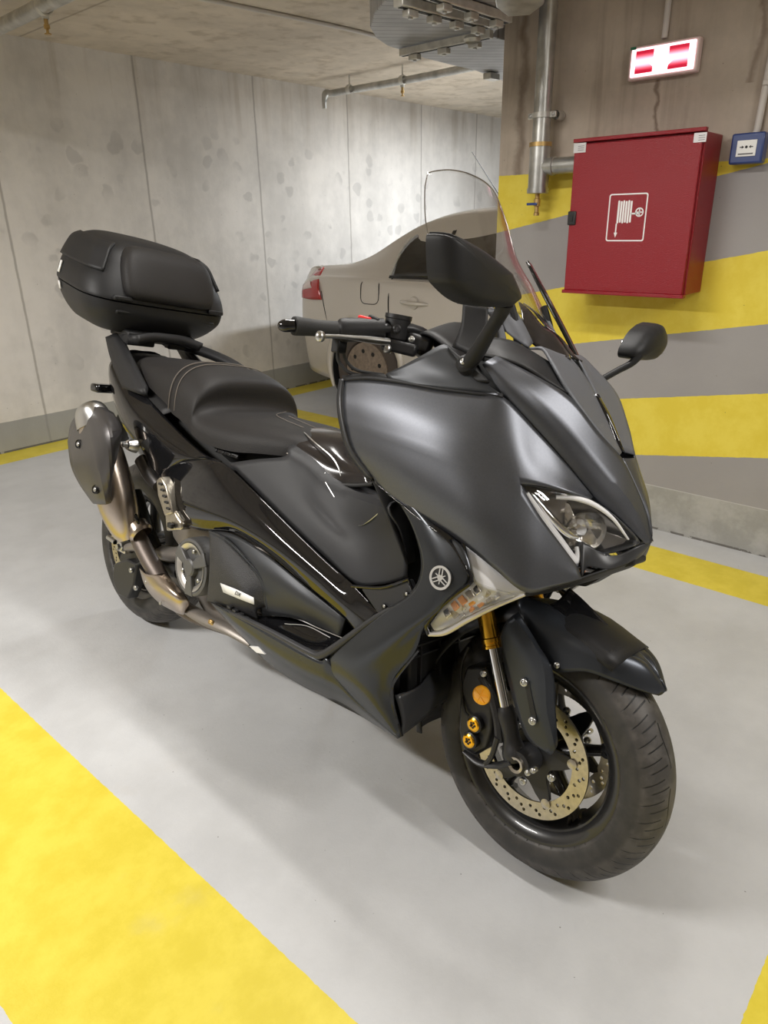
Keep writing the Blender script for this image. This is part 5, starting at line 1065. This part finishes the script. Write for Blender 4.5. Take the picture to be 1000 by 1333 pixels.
# ---- seat
def seat_ring(x, w, zb, zt, e=2.6, n=26, tilt=0):
    r = []
    for i in range(n + 1):
        a = PI * i / n; c, s = math.cos(a), math.sin(a)
        r.append((x + tilt * (abs(s) ** (2 / e)), -w * (abs(c) ** (2 / e)) * (1 if c > 0 else -1), zb + (zt - zb) * (abs(s) ** (2 / e))))
    return r
def seat(name, S_, e, m='leather'):
    bm = bmesh.new(); rings = []
    ctl = [seat_ring(*s[:4], e=e, tilt=s[4] if len(s) > 4 else 0) for s in S_]
    cols = [catmull([c[i] for c in ctl], 5) for i in range(len(ctl[0]))]
    V = [[bm.verts.new(p) for p in c] for c in cols]
    for i in range(len(V) - 1):
        for j in range(len(V[0]) - 1): bm.faces.new([V[i][j], V[i + 1][j], V[i + 1][j + 1], V[i][j + 1]])
    bm.faces.new([V[i][0] for i in range(len(V))]); bm.faces.new([V[i][-1] for i in range(len(V))][::-1])
    for j in range(len(V[0]) - 1): bm.faces.new([V[0][j], V[0][j + 1], V[-1][j + 1], V[-1][j]])
    bmesh.ops.recalc_face_normals(bm, faces=bm.faces)
    return finish(bm, name, m, sc, 55)
st = seat('rider_seat', [(-.695, .060, .770, .790), (-.715, .105, .762, .805), (-.76, .140, .756, .818), (-.84, .168, .748, .822), (-.92, .190, .738, .822), (-1.02, .198, .738, .822), (-1.085, .198, .748, .828), (-1.108, .196, .760, .850, .004), (-1.122, .194, .766, .905, .012), (-1.18, .188, .782, .934), (-1.225, .182, .790, .938), (-1.25, .176, .80, .93)], 3.2)
s2 = seat('pillion_seat', [(-1.20, .176, .790, .925), (-1.24, .176, .800, .940), (-1.32, .164, .820, .940), (-1.42, .146, .842, .936), (-1.52, .124, .862, .932), (-1.58, .104, .875, .928), (-1.625, .075, .885, .918), (-1.64, .04, .890, .905)], 3.0)
for xx, dz, w in ((-1.215, .0035, .182), (-1.255, .003, .1765)):
    rg = seat_ring(xx, w + .0012, .80, .9385 + dz + (.003 if xx < -1.23 else 0), 3.1)
    tube('stitching', rg[0:-2], .0016, 'stitch', s2, 6, 2)
tube('stitching', [(-.80, -.06, .8235), (-.92, -.02, .8240), (-1.02, .03, .8245), (-1.06, .10, .829)], .0009, 'stitch', st, 6, 3)
tube('stitching', [(-.78, -.02, .8215), (-.90, .02, .8240), (-1.0, .06, .8245)], .0009, 'stitch', st, 6, 3)
box('seat_hinge', (-.96, -.165, .725), (.10, .03, .012), 'cast', sc, None, .003)
for i in range(4): bolt('hinge_bolt', (-.99 + .03 * i, -.188, .728), (0, -1, .3), .004, 'cast', sc, .003)

# ---- tail bodywork
tl = [[(-1.7052, -0.1180, 0.8985), (-1.5635, -0.1350, 0.8537), (-1.4295, -0.1500, 0.8151), (-1.2940, -0.1680, 0.7765), (-1.1525, -0.1850, 0.7372), (-1.0214, -0.2000, 0.7101), (-0.9389, -0.2060, 0.7078)],
      [(-1.6973, -0.1320, 0.8806), (-1.5827, -0.1600, 0.8254), (-1.4642, -0.1850, 0.7780), (-1.3394, -0.2020, 0.7411), (-1.2173, -0.2120, 0.7102), (-1.0982, -0.2160, 0.6911), (-0.9919, -0.2100, 0.7056)],
      [(-1.6960, -0.1340, 0.8528), (-1.5872, -0.1660, 0.7852), (-1.4698, -0.1920, 0.7292), (-1.3465, -0.2100, 0.6936), (-1.2408, -0.2200, 0.6723), (-1.1465, -0.2180, 0.6686), (-1.1028, -0.2120, 0.6772)],
      [(-1.7029, -0.1260, 0.8168), (-1.5872, -0.1560, 0.7433), (-1.4635, -0.1800, 0.6822), (-1.3581, -0.1980, 0.6445), (-1.2807, -0.2080, 0.6183), (-1.2388, -0.2120, 0.6089), (-1.2117, -0.2140, 0.6193)]]
both('tail_side_panel', [tl], 'gloss', k=7, kr=6, thick=.004, ang=40)
both('tail_underside', [[(-1.7029, -0.1260, 0.8168), (-1.5872, -0.1560, 0.7433), (-1.4635, -0.1800, 0.6822), (-1.2807, -0.2080, 0.6183)], [(-1.66, -.06, .80), (-1.52, -.06, .77), (-1.40, -.08, .73), (-1.22, -.10, .66)], [(-1.66, 0, .80), (-1.52, 0, .77), (-1.40, 0, .73), (-1.22, 0, .66)]], 'plastic', k=4, kr=4, thick=.004)
panel('tail_lamp_panel', [[(-1.6953, -0.1300, 0.8734), (-1.72, -.06, .93), (-1.73, 0, .935), (-1.72, .06, .93), mir((-1.6953, -0.1300, 0.8734))], [(-1.7029, -0.1260, 0.8168), (-1.70, -.06, .82), (-1.71, 0, .82), (-1.70, .06, .82), mir((-1.7029, -0.1260, 0.8168))]], 'gloss', sc, 4, 4, .004)
panel('tail_upper_panel', [[(-1.7052, -0.1180, 0.8985), (-1.5635, -0.1350, 0.8537), (-1.4295, -0.1500, 0.8151), (-1.2940, -0.1680, 0.7765)], [(-1.68, -.06, .925), (-1.55, -.06, .90), (-1.4, -.06, .86), (-1.26, -.06, .82)], [(-1.68, .06, .925), (-1.55, .06, .90), (-1.4, .06, .86), (-1.26, .06, .82)], [mir((-1.7052, -0.1180, 0.8985)), mir((-1.5635, -0.1350, 0.8537)), mir((-1.4295, -0.1500, 0.8151)), mir((-1.2940, -0.1680, 0.7765))]], 'plastic', sc, 4, 3, .004)
ph_ = tube('licence_plate_holder', [(-1.66, 0, .82), (-1.78, 0, .72), (-1.86, 0, .60)], [.05, .045, .04], 'plastic', sc, 10, 3, (), .3)
box('rear_indicator', (-1.72, -.14, .80), (.05, .07, .028), 'gloss', sc, None, .008); box('rear_indicator', (-1.72, .14, .80), (.05, .07, .028), 'gloss', sc, None, .008)

# ---- grab rails and luggage rack
def gr_right(sgn):
    q = (lambda v: (v[0], v[1] * sgn, v[2]))
    g = [[(-1.7196, -0.1300, 0.9664), (-1.6697, -0.1400, 0.9154), (-1.6071, -0.1520, 0.8695), (-1.5237, -0.1680, 0.8230)],
         [(-1.6820, -0.1260, 0.9775), (-1.5991, -0.1380, 0.9227), (-1.5158, -0.1520, 0.8777), (-1.4073, -0.1680, 0.8174)],
         [(-1.6718, -0.1100, 0.9775), (-1.5850, -0.1220, 0.9255), (-1.5072, -0.1360, 0.8797), (-1.4224, -0.1500, 0.8326)]]
    return panel('grab_rail', g, 'plastic', sc, 5, 4, .022, mirror=sgn < 0, ang=30)
gr_right(1); gr_right(-1)
tube('grab_rail', [(-1.6687, 0.0500, 0.9709), (-1.6192, 0.1100, 0.9680), (-1.5186, 0.1400, 0.9544), (-1.4029, 0.1600, 0.9298), (-1.2757, 0.1850, 0.8811)], [.018, .022, .022, .020, .012], 'plastic', sc, 12, 5, (), .8)
rk = panel('luggage_rack', [[(-1.66, -.125, .972), (-1.665, -.06, .978), (-1.665, 0, .98), (-1.665, .06, .978), (-1.66, .125, .972)],
                            [(-1.55, -.120, .975), (-1.56, -.06, .990), (-1.56, 0, .992), (-1.56, .06, .990), (-1.55, .120, .975)]], 'plastic', sc, 5, 3, .028)
box('rack_plate', (-1.75, 0, 1.003), (.30, .20, .018), 'plastic', rk, Matrix.Rotation(.10, 3, 'Y'), .004)
for y in (-.075, .075):
    box('rack_bracket', (-1.66, y, .990), (.12, .100, .045), 'plastic', rk, Matrix.Rotation(.25, 3, 'Y'), .006)
    box('case_latch_foot', (-1.625, y, 1.020), (.030, .055, .010), 'trim', rk, Matrix.Rotation(.4, 3, 'Y'), .003)

# ---- top case
def ring_case(x0, x1, w, z, e=4.2, n=56, tl=.10, wr=None):
    """rounded box section; x0 rear, x1 front; tl tilts it up at the back; wr narrower half width at the rear"""
    x0 -= .085; x1 -= .085; r = []; cx, hx = (x0 + x1) / 2, (x1 - x0) / 2
    for i in range(n):
        a = 2 * PI * i / n; c, s = math.cos(a), math.sin(a)
        px = (abs(c) ** (2 / e)) * (1 if c >= 0 else -1); py = (abs(s) ** (2 / e)) * (1 if s >= 0 else -1)
        ww = w if wr is None else w + (wr - w) * (1 - px) / 2
        x = cx + hx * px; r.append((x, ww * py, z - (x - cx) * tl))
    return r
def shell(name, rings, m, par, capb=True, capt=True, k=3):
    bm = bmesh.new(); n = len(rings[0])
    cols = [catmull([r[i] for r in rings], k) for i in range(n)]
    V = [[bm.verts.new(p) for p in c] for c in cols]
    for i in range(n):
        for j in range(len(V[0]) - 1): bm.faces.new([V[i][j], V[(i + 1) % n][j], V[(i + 1) % n][j + 1], V[i][j + 1]])
    if capb: bm.faces.new([V[i][0] for i in range(n)])
    if capt: bm.faces.new([V[i][-1] for i in range(n)][::-1])
    bmesh.ops.recalc_face_normals(bm, faces=bm.faces)
    return finish(bm, name, m, par, 50)
TL = .17
BR = [ring_case(-1.83, -1.58, .165, 1.012, wr=.15, tl=TL), ring_case(-1.86, -1.555, .190, 1.018, wr=.17, tl=TL), ring_case(-1.89, -1.52, .230, 1.048, wr=.19, tl=TL), ring_case(-1.91, -1.49, .258, 1.085, wr=.205, tl=TL), ring_case(-1.915, -1.485, .268, 1.118, wr=.210, tl=TL)]
tc_ = shell('top_case', BR, 'plastic', sc)
LR = [ring_case(-1.918, -1.481, .271, 1.123, wr=.213, tl=TL), ring_case(-1.918, -1.481, .271, 1.134, wr=.213, tl=TL), ring_case(-1.912, -1.490, .262, 1.170, wr=.207, tl=TL), ring_case(-1.90, -1.505, .235, 1.215, wr=.195, tl=TL), ring_case(-1.88, -1.525, .210, 1.262, e=3.8, wr=.175, tl=TL), ring_case(-1.85, -1.56, .165, 1.290, e=3.4, wr=.14, tl=TL), ring_case(-1.81, -1.60, .11, 1.302, e=3, wr=.10, tl=TL), ring_case(-1.74, -1.68, .04, 1.305, e=2.5, wr=.04, tl=TL)]
ld = shell('case_lid', LR, 'plastic', tc_)
# backrest pad on the front face and shaped side recess
pad = []
for zz, xx, ww in ((1.104, -1.474, .125), (1.112, -1.462, .142), (1.140, -1.464, .150), (1.185, -1.476, .150), (1.225, -1.492, .140), (1.248, -1.512, .122), (1.258, -1.532, .10)):
    xx -= .085; pad.append([(xx - .030 - .012, -ww - .006, zz), (xx - .010, -ww, zz), (xx - .001, -ww * .7, zz), (xx, 0, zz), (xx - .001, ww * .7, zz), (xx - .010, ww, zz), (xx - .030 - .012, ww + .006, zz)])
panel('backrest_pad', pad, 'leather', tc_, 4, 4, .012)
def casep(rings, a, v, out):
    """point on the lid: a = degrees round it from the front, v = ring number, pushed outwards"""
    n = len(rings[0]); i0 = int(math.floor(a / 360 * n)); f = a / 360 * n - i0; j = min(int(v), len(rings) - 2); g = v - j
    L = lambda p, q_, t: Vector(p).lerp(Vector(q_), t)
    p = L(L(rings[j][i0 % n], rings[j][(i0 + 1) % n], f), L(rings[j + 1][i0 % n], rings[j + 1][(i0 + 1) % n], f), g)
    c = Vector((-1.785, 0, 1.12)); return tuple(p + (p - c).normalized() * out)
for s in (-1, 1):
    A_ = (lambda a: a) if s > 0 else (lambda a: 360 - a)
    q = [[casep(LR, A_(a), v, .004) for a in (46, 60, 76, 92, 106, 116)] for v in (2.6, 3.3, 4.0, 4.6)]
    panel('lid_side_panel', q, 'plastic', tc_, 4, 4, .012)
    panel('case_trim', [[casep(LR, A_(97), v, .005) for v in (1.2, 2.2)], [casep(LR, A_(101), v, .005) for v in (1.2, 2.2)]], 'white', tc_, 2, 2, .004)
    panel('case_trim', [[casep(BR, A_(97), v, .005) for v in (3.2, 3.9)], [casep(BR, A_(101), v, .005) for v in (3.2, 3.9)]], 'white', tc_, 2, 2, .004)
    box('case_hinge', (-1.563, s * .17, 1.096), (.016, .060, .014), 'plastic', tc_, None, .004)
box('case_ridge', (-1.583, 0, 1.055), (.014, .36, .010), 'plastic', tc_, Matrix.Rotation(-.5, 3, 'Y'), .004)

# ---- silencer
def ell(c, ax, a, b, n=32, e=2.0, u=None):
    ax = Vector(ax).normalized(); u = Vector(u); u = (u - ax * u.dot(ax)).normalized(); v = ax.cross(u)
    out = []
    for i in range(n):
        t = 2 * PI * i / n; c_, s_ = math.cos(t), math.sin(t)
        out.append(tuple(Vector(c) + u * a * (abs(c_) ** (2 / e)) * (1 if c_ >= 0 else -1) + v * b * (abs(s_) ** (2 / e)) * (1 if s_ >= 0 else -1)))
    return out
def loft(name, path, dims, m, par, e=2.4, u=(0, -1, 0), k=4, cap=True):
    path = [Vector(p) for p in path]; rs = []
    for i, p in enumerate(path):
        ax = path[min(i + 1, len(path) - 1)] - path[max(i - 1, 0)]; rs.append(ell(p, ax, dims[i][0], dims[i][1], e=e, u=u))
    return shell(name, rs, m, par, cap, cap, k)
mz0, mz1 = Vector((-1.4856, -0.2850, 0.7251)), Vector((-1.3422, -0.2350, 0.3913))
mp = lambda t: mz0.lerp(mz1, t)
mf = loft('silencer', [mp(.0), mp(.08), mp(.35), mp(.65), mp(.82), mp(.95), mp(1.02)], [(.036, .050), (.044, .062), (.050, .075), (.050, .072), (.046, .062), (.036, .045), (.024, .030)], 'titan', sc)
loft('end_cap', [mp(-.15), mp(-.12), mp(-.06), mp(.04)], [(.020, .034), (.034, .048), (.042, .060), (.046, .066)], 'steel', mf, k=4)
sh = [[(-1.6474, -0.2850, 0.6322), (-1.6148, -0.2900, 0.6992), (-1.5162, -0.3000, 0.7549), (-1.4217, -0.3000, 0.7760), (-1.3770, -0.2800, 0.7653)],
      [(-1.5566, -0.3150, 0.5766), (-1.4440, -0.3350, 0.6465), (-1.3720, -0.3400, 0.7027), (-1.3035, -0.3300, 0.7235), (-1.3190, -0.2850, 0.7255)],
      [(-1.5122, -0.3100, 0.5301), (-1.3898, -0.3350, 0.5723), (-1.3235, -0.3420, 0.6139), (-1.2918, -0.3250, 0.6377), (-1.3383, -0.2850, 0.6500)],
      [(-1.4585, -0.2980, 0.4885), (-1.3719, -0.3180, 0.5151), (-1.3247, -0.3240, 0.5358), (-1.3219, -0.3100, 0.5540), (-1.3651, -0.2820, 0.5846)],
      [(-1.4639, -0.2850, 0.4741), (-1.4000, -0.2980, 0.4881), (-1.3515, -0.3040, 0.5003), (-1.3477, -0.2920, 0.5074), (-1.3678, -0.2750, 0.5204)]]
sg_ = panel('silencer_guard', [sh], 'shieldm', mf, 5, 5, .005, ang=24, brc=(2,))
for pp in ((-1.4756, -0.3320, 0.6568), (-1.3565, -0.3340, 0.5451)):
    lathe('bolt_recess', [(.0, .001), (.011, .001), (.013, .004), (.014, -.003)], pp, (.2, -1, .15), 'blackp', sg_, 24); bolt('guard_bolt', Vector(pp) + Vector((.002, -.003, 0)), (.2, -1, .15), .0062, 'steel', sg_, .004)
lathe('inlet_ring', [(.030, -.02), (.036, -.014), (.034, .0), (.037, .012), (.031, .02)], (-1.3131, -0.2150, 0.4215), Vector((-1.2509, -0.2000, 0.3838)) - Vector((-1.3576, -0.2200, 0.4540)), 'titan', mf, 28)
panel('silencer_inner_strap', [[(-1.4146, -0.2650, 0.6629), (-1.4066, -0.2500, 0.6689)], [(-1.3926, -0.2500, 0.5250), (-1.3678, -0.2400, 0.5539)], [(-1.3188, -0.2350, 0.4316), (-1.2935, -0.2250, 0.4469)]], 'gloss', mf, 4, 3, .01)
# exhaust pipe and its heat guard
tube('exhaust_pipe', [(-1.3438, -0.2100, 0.4127), (-1.2832, -0.2050, 0.3556), (-1.2253, -0.2000, 0.3114), (-1.1462, -0.1900, 0.2554), (-1.0645, -0.1700, 0.2270), (-0.9390, -0.1300, 0.2217)], [.026, .027, .027, .026, .024, .022], 'pipe', sc, 20, 6)
hs = [[(-1.2789, -0.2250, 0.3106), (-1.2260, -0.2350, 0.3116), (-1.1639, -0.2400, 0.3295), (-1.1395, -0.2280, 0.3401)],
      [(-1.2384, -0.2250, 0.2648), (-1.1498, -0.2480, 0.2882), (-1.0891, -0.2520, 0.3182), (-1.0782, -0.2300, 0.3274)],
      [(-1.1747, -0.2200, 0.2390), (-1.0874, -0.2450, 0.2735), (-1.0384, -0.2480, 0.3023), (-1.0287, -0.2250, 0.3061)],
      [(-1.1039, -0.2120, 0.2333), (-1.0567, -0.2250, 0.2478), (-1.0342, -0.2280, 0.2633), (-1.0221, -0.2150, 0.2835)],
      [(-1.0667, -0.2050, 0.2332), (-1.0519, -0.2100, 0.2418), (-1.0450, -0.2100, 0.2490), (-1.0488, -0.2060, 0.2609)]]
hg = panel('pipe_heat_guard', [hs], 'titan', sc, 5, 5, .003)
for pp in ((-1.2249, -0.2340, 0.2852), (-1.1301, -0.2400, 0.2532)): bolt('guard_bolt', pp, (.1, -1, .1), .005, 'steel', hg, .003)

# ---- engine covers, swingarm, rear brake
ccn = Vector((-0.9845, -0.2350, 0.4074)); cax = Vector((-.03, -1, .02)).normalized()
ec2 = lathe('clutch_cover', [(.0, .004), (.050, .004), (.060, .006), (.066, .012), (.072, .014), (.0785, .012), (.0815, .004), (.0815, -.05)], ccn, cax, 'cover', sc, 64)
lathe('cover_ring', [(.052, .0065), (.056, .010), (.062, .0125), (.067, .0145)], ccn, cax, 'silver', ec2, 64)
lathe('cover_hub', [(0, .020), (.020, .020), (.0245, .016), (.0245, .0)], ccn, cax, 'cover', ec2, 36)
u_, v_ = ring_frame(cax)
for k, t in enumerate((PI * .52, PI * 1.18, PI * 1.86)):
    fr = frame(ccn, u_ * math.cos(t) + v_ * math.sin(t), cax)
    pts = [fr @ Vector(p) for p in ((.016, -.009, .017), (.045, -.015, .017), (.079, -.020, .015), (.079, .020, .015), (.045, .015, .017), (.016, .009, .017))]
    prism('cover_arm', pts, tuple(-cax * .016), 'cover', ec2, .003)
    bolt('cover_bolt', fr @ Vector((.046 * math.cos(.9), .046 * math.sin(.9), .008)), cax, .0055, 'steel', ec2, .004)
tube('swingarm', [(-1.5745, -0.1250, 0.2794), (-1.4113, -0.1300, 0.3295), (-1.2545, -0.1300, 0.3495), (-1.05, -.13, .42), (-.95, -.12, .42)], [.022, .030, .040, .05, .05], 'swing', sc, 16, 5, (), .6)
tube('swingarm', [(-1.575, .125, .286), (-1.45, .13, .31), (-1.3, .13, .36), (-1.05, .12, .42), (-.95, .1, .42)], [.022, .030, .040, .05, .05], 'swing', sc, 16, 5, (), .6)
loft('engine_case', [(-1.22, -.06, .46), (-1.10, -.06, .46), (-.95, -.05, .44), (-.75, -.04, .42)], [(.10, .07), (.13, .10), (.15, .12), (.14, .11)], 'swing', sc, 3.2)
loft('oil_pan', [(-1.10, -.03, .29), (-.98, -.03, .275), (-.80, -.03, .27), (-.62, -.03, .27)], [(.12, .035), (.15, .05), (.16, .05), (.15, .04)], 'swing', sc, 3.2)
tube('frame_rail', [(-1.0840, -0.1900, 0.2479), (-0.9618, -0.2000, 0.2559), (-0.8487, -0.2000, 0.2660), (-0.7605, -0.1900, 0.2578)], [.020, .024, .022, .018], 'swing', sc, 12, 4, (), .7)
bolt('frame_bolt', (-0.9078, -0.2180, 0.2680), (0, -1, -.2), .012, 'brass', sc, .006)
lathe('axle_end', [(.0, .022), (.009, .022), (.010, .012), (.016, .010), (.018, 0), (.018, -.02)], (-1.5289, -0.1450, 0.3003), (0, -1, 0), 'steel', sc, 6)
lathe('chain_adjuster', [(.0, .05), (.008, .05), (.008, 0)], (-1.5804, -0.1450, 0.2991), (-1, 0, .1), 'steel', sc, 16)
box('axle_block', (-1.5469, -0.1350, 0.2939), (.055, .018, .040), 'silver', sc, None, .004)
rc_ = prism('rear_caliper', [(-1.5939, -0.1000, 0.2178), (-1.5154, -0.1000, 0.2579), (-1.4465, -0.1000, 0.2623), (-1.4575, -0.1000, 0.1831), (-1.4910, -0.1000, 0.1224), (-1.5523, -0.1000, 0.1185), (-1.5988, -0.1000, 0.1600)], (0, -.04, 0), 'cast', sc, .006)
for pp in ((-1.4673, -0.1420, 0.2351), (-1.4324, -0.1420, 0.1847)): bolt('caliper_bolt', pp, (0, -1, 0), .009, 'steel', rc_, .008)
tube('rear_brake_hose', [(-1.4441, -0.1400, 0.2607), (-1.3804, -0.1400, 0.2930), (-1.3200, -0.1400, 0.2908), (-1.2876, -0.1400, 0.2830)], .004, 'rubber', sc, 8, 4)
box('frame_bracket', (-1.20, -.14, .56), (.16, .03, .16), 'core', sc, Matrix.Rotation(.4, 3, 'Y'), .01)
loft('rear_inner_guard', [(-1.52, 0, .66), (-1.38, 0, .64), (-1.24, 0, .58), (-1.16, 0, .50)], [(.10, .05), (.12, .06), (.13, .07), (.12, .06)], 'plastic', sc, 3.4)
tube('silencer_stay', [(-1.22, -.13, .62), (-1.27, -.19, .66), (-1.30, -.22, .70)], [.02, .018, .016], 'core', sc, 10, 3)
tube('subframe_tube', [(-1.4485, -0.1600, 0.5068), (-1.3540, -0.1500, 0.3787), (-1.2775, -0.1400, 0.3114), (-1.1913, -0.1400, 0.3131)], [.022, .022, .022, .022], 'core', sc, 10, 4)
lathe('mount_bolt', [(0, .034), (.007, .032), (.008, .018), (.014, .016), (.017, .008), (.020, .0), (.022, -.012)], (-1.3620, -0.2250, 0.6723), (.0, -1, .1), 'steel', sc, 24)
tube('air_duct_hose', [(-1.3485, -0.1900, 0.6320), (-1.3004, -0.1900, 0.5948), (-1.2548, -0.1900, 0.5720)], [.030, .027, .022], 'shieldm', sc, 18, 5)
pg_ = prism('pillion_footpeg', [(-1.1586, -0.2620, 0.6127), (-1.1365, -0.2620, 0.6284), (-1.1067, -0.2620, 0.6090), (-1.0677, -0.2620, 0.5403), (-1.1044, -0.2620, 0.5222), (-1.1459, -0.2620, 0.5716)], (0, .03, 0), 'disc', sc, .004)
for i in range(5): box('peg_rubber', Vector((-1.1308, -0.2640, 0.6080)).lerp(Vector((-1.0848, -0.2640, 0.5492)), i / 4), (.016, .006, .006), 'rubber', pg_, None, .001)
prism('footpeg_mount', [(-1.1166, -0.2550, 0.5274), (-1.0722, -0.2550, 0.5473), (-1.0313, -0.2550, 0.5230), (-1.0287, -0.2550, 0.5021), (-1.1029, -0.2550, 0.4776)], (0, .035, 0), 'disc', sc, .006)
box('peg_pin', (-1.0711, -0.2620, 0.5045), (.022, .010, .014), 'blackp', sc, None, .002)
# side stand on the far side
tube('side_stand', [(-.72, .20, .30), (-.80, .26, .17), (-.86, .305, .050)], [.012, .012, .012], 'cast', sc, 10, 3)
